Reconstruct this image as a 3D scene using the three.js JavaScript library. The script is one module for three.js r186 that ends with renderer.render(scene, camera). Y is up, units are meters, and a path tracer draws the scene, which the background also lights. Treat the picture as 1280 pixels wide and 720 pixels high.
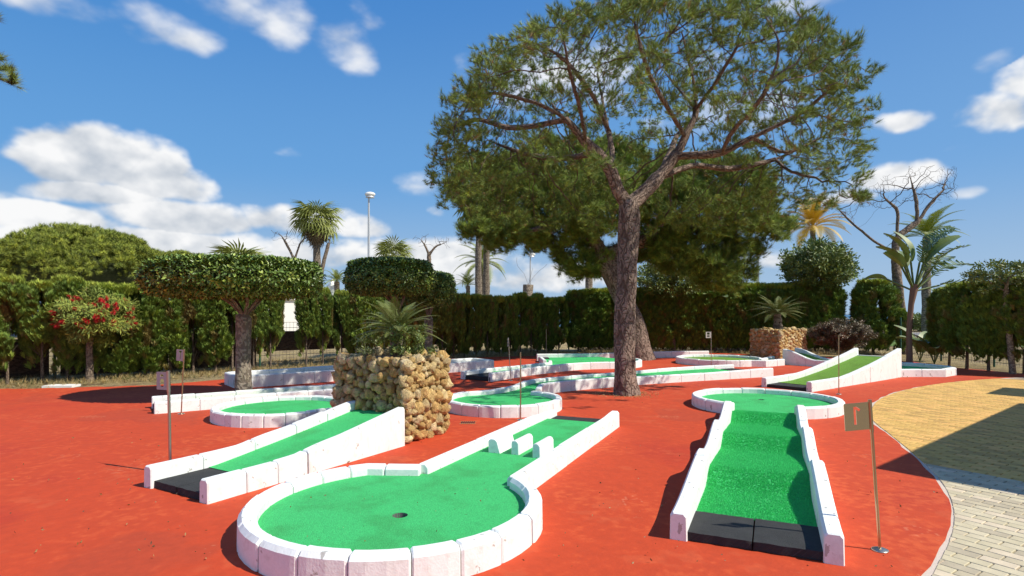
import * as THREE from 'three';
import { mergeGeometries, mergeVertices } from 'three/addons/utils/BufferGeometryUtils.js';

// ---------------------------------------------------------------- camera, sky, sun, exposure
const F = 720, H = 1.6, HY = 393;               // focal length in photo pixels, eye height in metres, horizon row
const scene = new THREE.Scene();
const camera = new THREE.PerspectiveCamera(2 * Math.atan(HY / F) * 180 / Math.PI, 1280 / 786, 0.1, 9000);
camera.position.set(0, H, 0);
camera.setViewOffset(1280, 786, 0, 0, 1280, 720);  // shifted lens: verticals stay upright
camera.updateProjectionMatrix();
scene.add(camera);
const renderer = new THREE.WebGLRenderer({ antialias: true });
renderer.setSize(1280, 720);
renderer.toneMapping = THREE.LinearToneMapping;
renderer.toneMappingExposure = 1.12;
renderer.shadowMap.enabled = true;

const EL = 47.6 * Math.PI / 180, sunDir = new THREE.Vector3(0.927 * Math.cos(EL), Math.sin(EL), 0.375 * Math.cos(EL));
const sun = new THREE.DirectionalLight(new THREE.Color(1, 0.94, 0.8), 5);
sun.position.copy(sunDir).multiplyScalar(60);
sun.castShadow = true;
sun.shadow.camera.left = sun.shadow.camera.bottom = -40; sun.shadow.camera.right = sun.shadow.camera.top = 40;
sun.shadow.camera.far = 200; sun.shadow.mapSize.set(4096, 4096);
scene.add(sun, sun.target);

function rng(seed) { let a = seed >>> 0; return () => { a = (a + 0x6D2B79F5) | 0; let t = Math.imul(a ^ (a >>> 15), 1 | a); t = (t + Math.imul(t ^ (t >>> 7), 61 | t)) ^ t; return ((t ^ (t >>> 14)) >>> 0) / 4294967296; }; }
const clamp = (x, a = 0, b = 1) => x < a ? a : x > b ? b : x;
const sstep = (a, b, x) => { const t = clamp((x - a) / (b - a)); return t * t * (3 - 2 * t); };
const mix = (a, b, t) => a + (b - a) * t;
const hash3 = (x, y, z) => { let h = Math.imul(x, 374761393) ^ Math.imul(y, 668265263) ^ Math.imul(z, 2147483647 ^ 91831); h = Math.imul(h ^ (h >>> 13), 1274126177); h ^= h >>> 16; return (h >>> 0) / 4294967296; };
function vnoise(x, y, z) {
  const xi = Math.floor(x), yi = Math.floor(y), zi = Math.floor(z); let fx = x - xi, fy = y - yi, fz = z - zi;
  fx = fx * fx * (3 - 2 * fx); fy = fy * fy * (3 - 2 * fy); fz = fz * fz * (3 - 2 * fz);
  const L = (k) => mix(mix(hash3(xi, yi, k), hash3(xi + 1, yi, k), fx), mix(hash3(xi, yi + 1, k), hash3(xi + 1, yi + 1, k), fx), fy);
  return mix(L(zi), L(zi + 1), fz);
}
function fbm(x, y, z, o = 4) { let s = 0, a = 0.5, n = 0; for (let i = 0; i < o; i++) { s += a * vnoise(x, y, z); n += a; a *= 0.5; x = x * 2.03 + 7.1; y = y * 2.03 + 3.7; z = z * 2.03 + 1.3; } return s / n; }

{ // computed sky: clear air that pales to the horizon, cumulus in the places the photograph shows, and the same kind of clouds all round
  const W = 4096, Hh = 2048, data = new Float32Array(W * Hh * 4), R = rng(5), D2 = 180 / Math.PI;
  const blobs = [];                                 // [azimuth, elevation, half width, half height, strength] in degrees; flat base, heaped top
  const add = (px, py, rx, ry, w = 1, wisp = 0) => { const az = Math.atan2(px - 640, F) * D2, el = Math.atan2(HY - py, Math.hypot(px - 640, F)) * D2, k = D2 / Math.hypot(px - 640, F) ; blobs.push([az, el, rx * k * F / Math.hypot(px - 640, F) , ry * k, w, wisp]); };
  // big cumulus, left
  add(128, 200, 105, 50, 1.9); add(75, 206, 66, 32, 1.6); add(190, 222, 72, 42, 1.8); add(235, 235, 44, 30, 1.5); add(140, 244, 110, 22, 1.3); add(60, 276, 130, 24, 1.7); add(215, 272, 110, 28, 1.7); add(130, 300, 190, 26, 1.7);
  add(20, 295, 90, 26, 1);
  // low bank
  add(375, 276, 75, 20, 0.95); add(440, 285, 60, 16, 0.85); add(330, 275, 30, 14, 0.7); add(390, 318, 150, 24, 1); add(520, 318, 110, 22, 0.9); add(580, 330, 90, 26, 0.9); add(660, 345, 110, 20, 0.7);
  // high streaks
  add(90, 6, 100, 26, 1.25, 1); add(170, 26, 85, 24, 1.2, 1); add(240, 48, 52, 20, 1.05, 1); add(320, 12, 85, 30, 1.1, 1); add(345, 34, 45, 26, 1, 1); add(345, 38, 40, 22, 0.7, 1); add(430, 48, 36, 30, 0.75, 1); add(455, 12, 30, 24, 0.7, 1); add(448, 82, 24, 14, 0.6, 1);
  // behind the pine and right
  add(720, 100, 150, 38, 0.75, 1); add(860, 140, 130, 38, 0.85, 1);
  add(1030, 2, 95, 15, 0.9, 1); add(1072, 52, 22, 6, 0.45, 1); add(1120, 156, 46, 13, 0.7); add(1255, 138, 72, 30, 1.1); add(1290, 110, 60, 40, 1); add(1205, 185, 38, 9, 0.65, 1); add(1250, 72, 30, 12, 0.5, 1);
  add(1115, 222, 68, 19, 1); add(1050, 246, 42, 12, 0.75); add(1210, 240, 18, 6, 0.45, 1); add(980, 240, 24, 10, 0.6); add(530, 232, 36, 15, 0.6, 1); add(548, 262, 20, 10, 0.55); add(358, 192, 16, 6, 0.4, 1); add(965, 325, 60, 12, 0.5);
  for (let k = 0; k < 90; k++) {                    // the rest of the sky
    const az = R() * 360 - 180, el = 4 + 60 * R() * R(), big = R();
    if (Math.abs(az) < 50 && el < 34) continue;
    const w = 4 + 9 * big, h = el < 22 ? 2 + 2.4 * big : 1.5 + 1.5 * big;
    blobs.push([az, el, w, h, 0.8 + 0.4 * R(), el < 22 ? 0 : 1], [az + w * 0.6 * (R() - 0.5), el + h * 0.5, w * 0.6, h * 0.8, 1, el < 22 ? 0 : 1]);
  }
  const COL = new Map();
  for (let j = Hh / 2; j < Hh; j++) {
    const el = ((j + 0.5) / Hh - 0.5) * Math.PI, eld = el * D2, ce = Math.cos(el), se = Math.sin(el);
    const near = blobs.filter(b => Math.abs(b[1] - eld) < b[3] * 1.5);
    const t1 = sstep(0, 14, eld), t2 = sstep(8, 34, eld), t3 = sstep(30, 85, eld);
    let r = mix(0.38, 0.145, t1), g = mix(0.54, 0.375, t1), b = mix(0.72, 0.725, t1);
    r = mix(r, 0.042, t2); g = mix(g, 0.215, t2); b = mix(b, 0.59, t2); r = mix(r, 0.035, t3); g = mix(g, 0.15, t3); b = mix(b, 0.47, t3);
    for (let i = 0; i < W; i++) {
      const u = (i + 0.5) / W * 2 * Math.PI - Math.PI, x = Math.cos(u) * ce, z = Math.sin(u) * ce, az = Math.atan2(x, -z) * D2;
      let m = -1, m2 = -1, top = 0, wisp = 0;
      for (const q of near) {
        let dx = az - q[0]; if (dx > 180) dx -= 360; else if (dx < -180) dx += 360; dx /= q[2];
        if (dx > 1.5 || dx < -1.5) continue;
        let dy = (eld - q[1]) / q[3]; const dyy = !q[5] && dy < 0 ? dy * 1.25 : dy;
        const v = q[4] * (1 - dx * dx - dyy * dyy); if (v > m) { m = v; top = dy; wisp = q[5]; }
      }
      const toSun = 0.5 + 0.5 * Math.cos((az - 112) / D2), pale = 0.22 * toSun * (1 - t3); const r0 = r, g0 = g, b0 = b; let cr = mix(r0, 0.42, pale), cg = mix(g0, 0.56, pale), cb = mix(b0, 0.78, pale);
      if (m > -0.75) {
        const sx = x * (wisp ? 13 : 19), sy = se * (wisp ? 26 : 27), sz = z * (wisp ? 13 : 19);
        const n = fbm(sx, sy, sz, 7), e = fbm(sx - 0.55, sy - 0.75, sz + 0.2, 5);
        const d = m * (wisp ? 0.8 : 0.95) + (n - 0.5) * (wisp ? 3.0 : 2.5) - (wisp ? 0.12 : 0.04);
        const a = sstep(-0.12, wisp ? 1.35 : 0.75, d) * (wisp ? 0.88 : 0.98) * (1 - 0.5 * sstep(0.4, 0, eld / 3));
        if (a > 0) {
          const f2 = fbm(sx * 2.3 + 9, sy * 2.3, sz * 2.3, 4), lit = clamp(0.66 + 0.26 * top + 1.5 * (n - e) + 0.9 * (f2 - 0.5) - 0.14 * sstep(0.3, 1.8, d) + (wisp ? 0.15 : 0));
          const t = lit;
          cr = mix(cr, mix(0.5, 0.96, t), a); cg = mix(cg, mix(0.555, 0.96, t), a); cb = mix(cb, mix(0.63, 0.96, t), a);
        }
      }
      const o = (j * W + i) * 4; data[o] = cr * 0.9; data[o + 1] = cg * 0.9; data[o + 2] = cb * 0.9; data[o + 3] = 1;
    }
  }
  for (let k = 0; k < W * Hh / 2; k++) { data[k * 4] = 0.2; data[k * 4 + 1] = 0.2; data[k * 4 + 2] = 0.2; data[k * 4 + 3] = 1; }
  const sky = new THREE.DataTexture(data, W, Hh, THREE.RGBAFormat, THREE.FloatType);
  sky.mapping = THREE.EquirectangularReflectionMapping; sky.magFilter = THREE.LinearFilter; sky.minFilter = THREE.LinearFilter; sky.needsUpdate = true;
  scene.background = sky; scene.environment = sky;
}

// ---------------------------------------------------------------- helpers
const V = (x, y, z) => new THREE.Vector3(x, y, z);
const G = (px, py, h = 0) => { const d = F * (H - h) / (py - HY); return [(px - 640) / F * d, d]; };   // photo pixel on a level h metres up -> [x, depth]
const P = (px, py, d) => V((px - 640) / F * d, H + (HY - py) / F * d, -d);                               // photo pixel at a known depth -> point
const taken = {};
function numbered(n) { const k = taken[n] = (taken[n] ?? -1) + 1; return k ? `${n}_${String(k).padStart(3, '0')}` : n; }
function tag(o, label, category, group) { o.userData.label = label; o.userData.category = category; if (group) o.userData.group = group; return o; }
function thing(name, label, category, [x, y, z] = [0, 0, 0], group) { const o = new THREE.Group(); o.name = numbered(name); o.position.set(x, y, z); scene.add(o); return tag(o, label, category, group); }
function mesh(name, geo, mat, parent) { const m = new THREE.Mesh(geo, mat); m.name = name; m.castShadow = m.receiveShadow = true; if (parent) parent.add(m); return m; }
function structure(name, geo, mat) { const m = mesh(numbered(name), geo, mat, scene); m.userData.kind = 'structure'; return m; }
function copy(o, [x, y, z], turn = 0, s = 1, label, group) { const c = o.clone(); c.name = numbered(o.name.replace(/_\d{3}$/, '')); c.userData = { ...o.userData }; c.position.set(x, y, z); c.rotation.y = turn; if (s.length) c.scale.set(...s); else c.scale.setScalar(s); scene.add(c); if (label) c.userData.label = label; if (group) c.userData.group = group; return c; }

function tex(w, h, fn, srgb = true, rep = 1) {
  const a = new Uint8Array(w * h * 4);
  for (let j = 0; j < h; j++) for (let i = 0; i < w; i++) { const c = fn(i / w, j / h), o = (j * w + i) * 4; a[o] = clamp(c[0], 0, 255); a[o + 1] = clamp(c[1], 0, 255); a[o + 2] = clamp(c[2], 0, 255); a[o + 3] = 255; }
  const t = new THREE.DataTexture(a, w, h, THREE.RGBAFormat); t.wrapS = t.wrapT = THREE.RepeatWrapping; t.magFilter = THREE.LinearFilter; t.minFilter = THREE.LinearMipmapLinearFilter; t.generateMipmaps = true;
  if (srgb) t.colorSpace = THREE.SRGBColorSpace; t.repeat.set(rep, rep); t.needsUpdate = true; return t;
}
// tileable noise: n cells across the tile
function tn(u, v, n, seed = 0) { const x = u * n, y = v * n, xi = Math.floor(x), yi = Math.floor(y); let fx = x - xi, fy = y - yi; fx = fx * fx * (3 - 2 * fx); fy = fy * fy * (3 - 2 * fy); const h = (a, b) => hash3(((a % n) + n) % n, ((b % n) + n) % n, seed); return mix(mix(h(xi, yi), h(xi + 1, yi), fx), mix(h(xi, yi + 1), h(xi + 1, yi + 1), fx), fy); }
function tf(u, v, n, o, seed = 0) { let s = 0, a = 0.5, k = 0; for (let i = 0; i < o; i++) { s += a * tn(u, v, n, seed + i); k += a; a *= 0.5; n *= 2; } return s / k; }
const grey = (g) => [g * 255, g * 255, g * 255];
const toS = (c) => 255 * (c <= 0.0031308 ? c * 12.92 : 1.055 * Math.pow(c, 1 / 2.4) - 0.055);
const lin = (r, g, b) => [toS(r), toS(g), toS(b)];
const C = (r, g, b) => new THREE.Color().setRGB(r, g, b);
const std = (o) => new THREE.MeshStandardMaterial(o);

// ---------------------------------------------------------------- materials
const M = {};
{
  const red = tex(2048, 2048, (u, v) => {
    const big = tf(u, v, 4, 4, 1), mid = tf(u, v, 16, 4, 11), fine = tf(u, v, 160, 3, 21), streak = tf(u * 1, v, 9, 5, 31), st2 = tn(u, v * 1, 24, 41) * tf(u, v, 60, 3, 51);
    const worn = 0.8 * sstep(0.58, 0.8, streak * 0.5 + fine * 0.45 + mid * 0.15) , dark = sstep(0.54, 0.72, big * 0.7 + mid * 0.3);
    const scuff = sstep(0.4, 0.54, st2), speck = hash3(Math.floor(u * 2048), Math.floor(v * 2048), 3);
    let r = 0.5, g = 0.05, b = 0.008;
    r = mix(r, 0.45, dark); g = mix(g, 0.037, dark); b = mix(b, 0.008, dark);
    r = mix(r, 0.58, worn * 0.7); g = mix(g, 0.095, worn * 0.7); b = mix(b, 0.022, worn * 0.7); const oil = sstep(0.66, 0.74, tf(u, v, 7, 5, 91)); r = mix(r, 0.33, oil * 0.35); g = mix(g, 0.045, oil * 0.35); b = mix(b, 0.016, oil * 0.35);
    r = mix(r, 0.6, scuff * 0.22); g = mix(g, 0.12, scuff * 0.22); b = mix(b, 0.04, scuff * 0.22); const sx2 = tn(u + 0.02 * tf(u, v, 12, 2, 71), v, 300, 72) * 0.5 + 0.5 * tn(u, v, 18, 73), scr = sstep(0.83, 0.9, sx2); r = mix(r, 0.62, scr * 0.45); g = mix(g, 0.2, scr * 0.45); b = mix(b, 0.1, scr * 0.45);
    const k = 0.88 + 0.22 * fine + 0.06 * (speck - 0.5); return lin(r * k, g * k, b * k);
  });
  red.repeat.set(1 / 9, 1 / 9);
  const rb = tex(512, 512, (u, v) => grey(0.5 * tf(u, v, 64, 3, 5) + 0.5 * tf(u, v, 8, 3, 6)), false); rb.repeat.set(1 / 1.3, 1 / 1.3);
  M.red = std({ map: red, bumpMap: rb, bumpScale: 0.003, roughness: 0.88 });
  const white = tex(1024, 1024, (u, v) => {
    const a = tf(u, v, 6, 5, 2), f = tf(u, v, 90, 3, 9), s = tf(u, v * 1, 26, 4, 17), chip = sstep(0.74, 0.77, tf(u, v, 24, 4, 63)), dirt = sstep(0.56, 0.8, s) * 0.22 + sstep(0.6, 0.8, a) * 0.1;
    let c = [0.84, 0.86, 0.845]; const k = 1 - 0.1 * f; c = [mix(c[0] * k, 0.5, dirt), mix(c[1] * k, 0.46, dirt), mix(c[2] * k, 0.39, dirt)];
    return lin(mix(c[0], 0.34, chip * 0.75), mix(c[1], 0.31, chip * 0.75), mix(c[2], 0.27, chip * 0.75));
  });
  white.repeat.set(1 / 1.4, 1 / 1.4);
  const wb = tex(512, 512, (u, v) => grey(0.6 * tf(u, v, 12, 4, 8) + 0.4 * tf(u, v, 80, 2, 4)), false); wb.repeat.set(1 / 0.7, 1 / 0.7);
  M.white = std({ map: white, bumpMap: wb, bumpScale: 0.0025, roughness: 0.75 });
  const turf = (r, g, b, seed) => { const t = tex(1024, 1024, (u, v) => { const f = hash3(Math.floor(u * 512), Math.floor(v * 512), seed), f2 = tf(u, v, 170, 2, seed + 2), m = tf(u, v, 7, 4, seed + 5), k = 0.68 + 0.24 * f + 0.34 * f2, d = sstep(0.42, 0.8, m) * 0.2, bit = sstep(0.985, 0.995, tn(u, v, 90, seed + 40)); return lin(mix(r * k * (1 - d) + 0.02 * d, 0.2, bit * 0.5), mix(g * k * (1 - d), 0.17, bit * 0.5), mix(b * k * (1 - d * 1.2), 0.06, bit * 0.5)); }); t.repeat.set(1 / 1.7, 1 / 1.7); return t; };
  const tb = tex(512, 512, (u, v) => grey(hash3(Math.floor(u * 512), Math.floor(v * 512), 77)), false); tb.repeat.set(1 / 0.9, 1 / 0.9);
  M.carpet = std({ map: turf(0.05, 0.54, 0.155, 3), bumpMap: tb, bumpScale: 0.006, roughness: 0.95 });
  M.lawn = std({ map: turf(0.15, 0.32, 0.03, 13), bumpMap: tb, bumpScale: 0.008, roughness: 0.95 });
  const rub = tex(512, 512, (u, v) => { const s = hash3(Math.floor(u * 400), Math.floor(v * 400), 8), n = tf(u, v, 12, 3, 2), k = 0.022 + 0.014 * n + (s > 0.96 ? 0.03 : 0) + s * 0.008; return lin(k, k * 1.02, k * 1.06); }); rub.repeat.set(1 / 0.8, 1 / 0.8);
  M.rubber = std({ map: rub, bumpMap: tb, bumpScale: 0.006, roughness: 0.95 });
  const st = tex(512, 512, (u, v) => { const a = tf(u, v, 5, 5, 1), f = tf(u, v, 40, 3, 7), pit = sstep(0.62, 0.75, tf(u, v, 22, 3, 12)); const k = (0.7 + 0.5 * a) * (0.85 + 0.25 * f) * (1 - 0.55 * pit); return lin(1.0 * k, mix(0.78, 0.86, f) * k, mix(0.50, 0.66, a) * k); });
  const sb = tex(512, 512, (u, v) => grey(tf(u, v, 14, 4, 3) * 0.7 + 0.3 * tf(u, v, 60, 2, 6)), false);
  M.stones = [[0.84, 0.76, 0.52], [0.8, 0.65, 0.36], [0.9, 0.85, 0.66], [0.7, 0.53, 0.27], [0.66, 0.59, 0.42]].map(c => std({ map: st, bumpMap: sb, bumpScale: 0.035, roughness: 0.9, color: C(...c) }));
  M.mortar = std({ map: st, color: C(0.5, 0.42, 0.28), roughness: 1 });
  const soil = tex(512, 512, (u, v) => { const a = tf(u, v, 8, 5, 4), f = hash3(Math.floor(u * 300), Math.floor(v * 300), 4), k = 0.6 + 0.5 * a + 0.3 * f; return lin(0.16 * k, 0.11 * k, 0.065 * k); }); soil.repeat.set(1, 1);
  M.soil = std({ map: soil, roughness: 1 });
  const straw = tex(1024, 1024, (u, v) => { const a = tf(u, v, 6, 4, 14), f = tf(u, v, 120, 3, 4), g = sstep(0.5, 0.7, tf(u, v, 14, 4, 24)), k = 0.55 + 0.85 * f; return lin(mix(0.42, 0.26, g) * k, mix(0.32, 0.18, g) * k, mix(0.15, 0.09, g) * k * (0.8 + 0.4 * a)); }); straw.repeat.set(1 / 4, 1 / 4);
  M.straw = std({ map: straw, bumpMap: tb, bumpScale: 0.02, roughness: 1 });
  const furrow = (u, v, seed) => { const w = tf(u, v, 5, 3, seed) * 0.22, x = u + w, a = tn(x, v * 0.5 + w, 11, seed + 1) , b = tn(x, v, 16, seed + 2), c = 1 - Math.abs(2 * a - 1), d = 1 - Math.abs(2 * b - 1); return clamp(1 - Math.max(sstep(0.72, 0.98, c), 0.8 * sstep(0.8, 0.98, d))); };
  const furrowed = (c1, c2, seed) => { const map = tex(512, 512, (u, v) => { const p = furrow(u, v, seed), f = tf(u, v, 60, 3, seed + 6), m = tf(u, v, 6, 3, seed + 8), k = 0.62 + 0.6 * f, q = p * (0.75 + 0.5 * m); return lin(mix(c2[0], c1[0], q) * k, mix(c2[1], c1[1], q) * k, mix(c2[2], c1[2], q) * k); }), bump = tex(512, 512, (u, v) => grey(furrow(u, v, seed) * 0.75 + 0.25 * tf(u, v, 40, 3, seed + 9)), false); return { map, bumpMap: bump }; };
  const bark = (c1, c2, n, seed) => { const map = tex(512, 512, (u, v) => { const a = tf(u, v * 0.5 + 0.5 * Math.floor(v), n, 4, seed), p = sstep(0.42, 0.6, tf(u, v, n, 2, seed + 3)), f = tf(u, v, 70, 2, seed + 6), k = 0.7 + 0.5 * f; return lin(mix(c2[0], c1[0], p) * k, mix(c2[1], c1[1], p) * k, mix(c2[2], c1[2], p) * k * (0.9 + 0.2 * a)); }), bump = tex(512, 512, (u, v) => grey(sstep(0.36, 0.62, tf(u, v, n, 2, seed + 3)) * 0.8 + 0.2 * tf(u, v, 50, 2, seed + 9)), false); return { map, bumpMap: bump }; };
  M.pineBark = std({ ...furrowed([0.3, 0.215, 0.17], [0.10, 0.062, 0.046], 3), bumpScale: 0.035, roughness: 0.95 });
  M.bark = std({ ...bark([0.24, 0.18, 0.13], [0.13, 0.095, 0.07], 16, 31), bumpScale: 0.012, roughness: 0.95 });
  M.paleBark = std({ ...bark([0.32, 0.26, 0.2], [0.17, 0.13, 0.1], 14, 51), bumpScale: 0.01, roughness: 0.9 });
  M.palmBark = std({ ...bark([0.28, 0.23, 0.18], [0.13, 0.1, 0.075], 12, 71), bumpScale: 0.02, roughness: 0.95 });
  const leaf = (r, g, b, t = 0.3, rough = 0.75) => { const m = new THREE.MeshPhysicalMaterial({ color: C(r, g, b), roughness: rough, transmission: t, thickness: 0, side: THREE.DoubleSide }); return m; };
  const opaque = (rough) => std({ color: C(1, 1, 1), roughness: rough, side: THREE.DoubleSide }); M.needle = opaque(0.65); M.cypress = opaque(0.8); M.leafy = leaf(1, 1, 1, 0.3, 0.5); M.glossy = opaque(0.4);
  M.frond = leaf(0.16, 0.19, 0.035, 0.2, 0.6); M.palmLeaf = leaf(0.24, 0.27, 0.045, 0.3, 0.6); M.yellowLeaf = leaf(0.62, 0.4, 0.02, 0.3, 0.6); M.limeLeaf = leaf(0.26, 0.3, 0.03, 0.4, 0.6); M.banana = leaf(0.15, 0.21, 0.045, 0.3, 0.5); M.dryLeaf = leaf(0.2, 0.14, 0.07, 0.2, 0.9);
  M.petal = leaf(0.62, 0.02, 0.02, 0.25, 0.7);
  M.steel = std({ color: C(0.52, 0.47, 0.4), metalness: 1, roughness: 0.34 });
  M.dullPlate = std({ color: C(0.42, 0.42, 0.39), metalness: 0, roughness: 0.75 });
  M.plate = std({ color: C(0.52, 0.44, 0.32), metalness: 1, roughness: 0.16 });
  M.bronzePole = std({ color: C(0.5, 0.38, 0.24), metalness: 1, roughness: 0.32 });
  M.dark = std({ color: C(0.02, 0.02, 0.02), roughness: 0.9 });
  M.greenPaint = std({ color: C(0.02, 0.09, 0.06), roughness: 0.5 });
  M.wire = std({ color: C(0.05, 0.06, 0.05), roughness: 0.6, metalness: 0.3 });
  M.render = std({ color: C(0.8, 0.79, 0.76), roughness: 0.9, bumpMap: wb, bumpScale: 0.003 });
  M.glass = std({ color: C(0.03, 0.04, 0.05), roughness: 0.08, metalness: 0.4 });
  M.lampPole = std({ color: C(0.55, 0.56, 0.57), roughness: 0.45, metalness: 0.5 });
  M.seaMat = std({ color: C(0.02, 0.11, 0.2), roughness: 0.35 });
  M.asphalt = std({ color: C(0.22, 0.21, 0.2), roughness: 0.95 });
  M.grassBand = std({ map: turf(0.12, 0.2, 0.03, 23), roughness: 1 });
  M.tile = std({ color: C(0.4, 0.16, 0.09), roughness: 0.9 });
  const pv = (c) => { const t = tex(256, 256, (u, v) => { const a = tf(u, v, 4, 4, 6), f = hash3(Math.floor(u * 256), Math.floor(v * 256), 9), k = 0.8 + 0.3 * a + 0.16 * (f - 0.5); return lin(c[0] * k, c[1] * k, c[2] * k); }); t.repeat.set(2.2, 2.2); return t; };
  const gp = pv([0.6, 0.52, 0.36]), yp = pv([0.72, 0.45, 0.135]);
  M.greyPaver = [1, 0.88, 1.1, 0.95, 0.78].map((k, i) => std({ map: gp, bumpMap: rb, bumpScale: 0.002, color: C(k, k * (1 - 0.02 * (i % 3)), k * (1 - 0.03 * (i % 2))), roughness: 0.9 }));
  M.yellowPaver = [1, 0.88, 1.08, 0.94, 0.76].map((k, i) => std({ map: yp, bumpMap: rb, bumpScale: 0.002, color: C(k, k * (1 - 0.03 * (i % 3)), k * (1 - 0.05 * (i % 2))), roughness: 0.9 }));
  M.joint = std({ color: C(0.27, 0.21, 0.14), roughness: 1 });
  M.edging = std({ color: C(0.6, 0.5, 0.42), roughness: 0.95, bumpMap: wb, bumpScale: 0.004 });
  M.reed = std({ ...bark([0.13, 0.085, 0.055], [0.07, 0.045, 0.03], 40, 91), bumpScale: 0.01, roughness: 1 });
  M.basinFloor = std({ color: C(0.56, 0.51, 0.4), roughness: 1, bumpMap: rb, bumpScale: 0.004 });
}

// ---------------------------------------------------------------- geometry helpers
function flatShape(pts, o = [0, 0]) { return new THREE.Shape(pts.map(p => new THREE.Vector2(p[0] - o[0], p[1] - o[1]))); }
function sheet(pts, y, o) { const g = new THREE.ShapeGeometry(flatShape(pts, o)); g.rotateX(-Math.PI / 2); g.translate(0, y, 0); return g; }
function slab(pts, y0, y1, o, holes = []) { const s = flatShape(pts, o); for (const [x, d, r] of holes) { const p = new THREE.Path(); p.absarc(x - o[0], d - o[1], r, 0, Math.PI * 2, true); s.holes.push(p); } const g = new THREE.ExtrudeGeometry(s, { depth: y1 - y0, bevelEnabled: false, curveSegments: 20 }); g.rotateX(-Math.PI / 2); g.translate(0, y0, 0); return g; }
function smooth(pts, n = 60, closed = false) { const c = new THREE.CatmullRomCurve3(pts.map(p => V(p[0], 0, p[1])), closed, 'centripetal'); return c.getSpacedPoints(n).map(p => [p.x, p.z]); }
const inPoly = (p, poly) => { let c = false; for (let i = 0, j = poly.length - 1; i < poly.length; j = i++) { const a = poly[i], b = poly[j]; if ((a[1] > p[1]) !== (b[1] > p[1]) && p[0] < (b[0] - a[0]) * (p[1] - a[1]) / (b[1] - a[1]) + a[0]) c = !c; } return c; };
function box(w, h, d, x = 0, y = 0, z = 0) { const g = new THREE.BoxGeometry(w, h, d); g.translate(x, y, z); return g; }
function cyl(r1, r2, h, n = 10, x = 0, y = 0, z = 0) { const g = new THREE.CylinderGeometry(r1, r2, h, n); g.translate(x, y + h / 2, z); return g; }
function rod(a, b, r, n = 6) { const d = b.clone().sub(a), g = new THREE.CylinderGeometry(r, r, d.length(), n); g.applyQuaternion(new THREE.Quaternion().setFromUnitVectors(V(0, 1, 0), d.normalize())); g.translate((a.x + b.x) / 2, (a.y + b.y) / 2, (a.z + b.z) / 2); return g; }
function geoFrom(pos, uv, idx) { const g = new THREE.BufferGeometry(); g.setAttribute('position', new THREE.Float32BufferAttribute(pos, 3)); if (uv) g.setAttribute('uv', new THREE.Float32BufferAttribute(uv, 2)); if (idx) g.setIndex(idx); g.computeVertexNormals(); return g; }

// ---------------------------------------------------------------- the ground
structure('dry_ground', sheet([[-260, -30], [260, -30], [260, 62], [-260, 62]], -0.03), M.straw);
structure('sea', sheet([[-7000, 70], [7000, 70], [7000, 8500], [-7000, 8500]], -2.5), M.seaMat);
structure('sea_wall', slab([[-260, 62], [260, 62], [260, 71], [-260, 71]], -4, -0.02, [0, 0]), M.render);
const edgePx = [[1420, 470.5], [1330, 471], [1260, 472.6], [1188, 478], [1134, 487], [1101.7, 498], [1090, 510.5], [1091, 525], [1112.5, 543], [1141, 566.5], [1170, 593.6], [1188, 622.5], [1192.6, 648], [1188, 673], [1166.6, 716], [1135, 775], [1070, 880], [940, 1060]];
const edge = smooth(edgePx.map(p => G(...p)), 110);
const farRed = [[1420, 479], [1280, 467], [1200, 460], [1140, 452], [1080, 449], [1000, 445], [900, 441.5], [800, 441], [700, 444], [640, 445.5], [557, 448], [420, 459], [283, 474], [193, 481.5], [90, 484.5], [0, 486], [-200, 489], [-500, 494]].map(p => G(...p));
const farRedSorted = [...farRed].sort((a, b) => a[0] - b[0]);
const rR = rng(8), farRough = []; farRed.forEach((p, i) => { farRough.push(p); const q = farRed[i + 1]; if (q && i > 1) for (let k = 1; k < 10; k++) farRough.push([mix(p[0], q[0], k / 10) + 0.06 * (rR() - 0.5), mix(p[1], q[1], k / 10) + 0.16 * (rR() - 0.5)]); });
{ // ragged paint line along the paving
  const R = rng(4), rag = edge.map((p, i) => { const q = edge[Math.min(i + 1, edge.length - 1)], r = edge[Math.max(i - 1, 0)], dx = q[0] - r[0], dy = q[1] - r[1], l = Math.hypot(dx, dy), k = (0.012 + 0.03 * Math.max(0, fbm(i * 0.7, 3, 1, 3) - 0.45) * 3 + 0.012 * R()); return [p[0] + dy / l * k, p[1] - dx / l * k]; });
  structure('red_ground', sheet([...[...rag].slice(2), [0.6, -4], [-16, -4], [-24, 6], ...farRough.reverse()], 0), M.red);
  const pad = (k) => edge.map((p, i) => { const q = edge[Math.min(i + 1, edge.length - 1)], r = edge[Math.max(i - 1, 0)], dx = q[0] - r[0], dy = q[1] - r[1], l = Math.hypot(dx, dy); return [p[0] - dy / l * k, p[1] + dx / l * k]; });
  structure('paving_edging', slab([...pad(-0.05), ...pad(0.035).reverse()], -0.02, -0.003, [0, 0]), M.edging);
}
const paveArea = [...edge, [6, -3], [22, -3], [22, 16]];
structure('paving_bed', sheet(paveArea, -0.012), M.joint);
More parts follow.
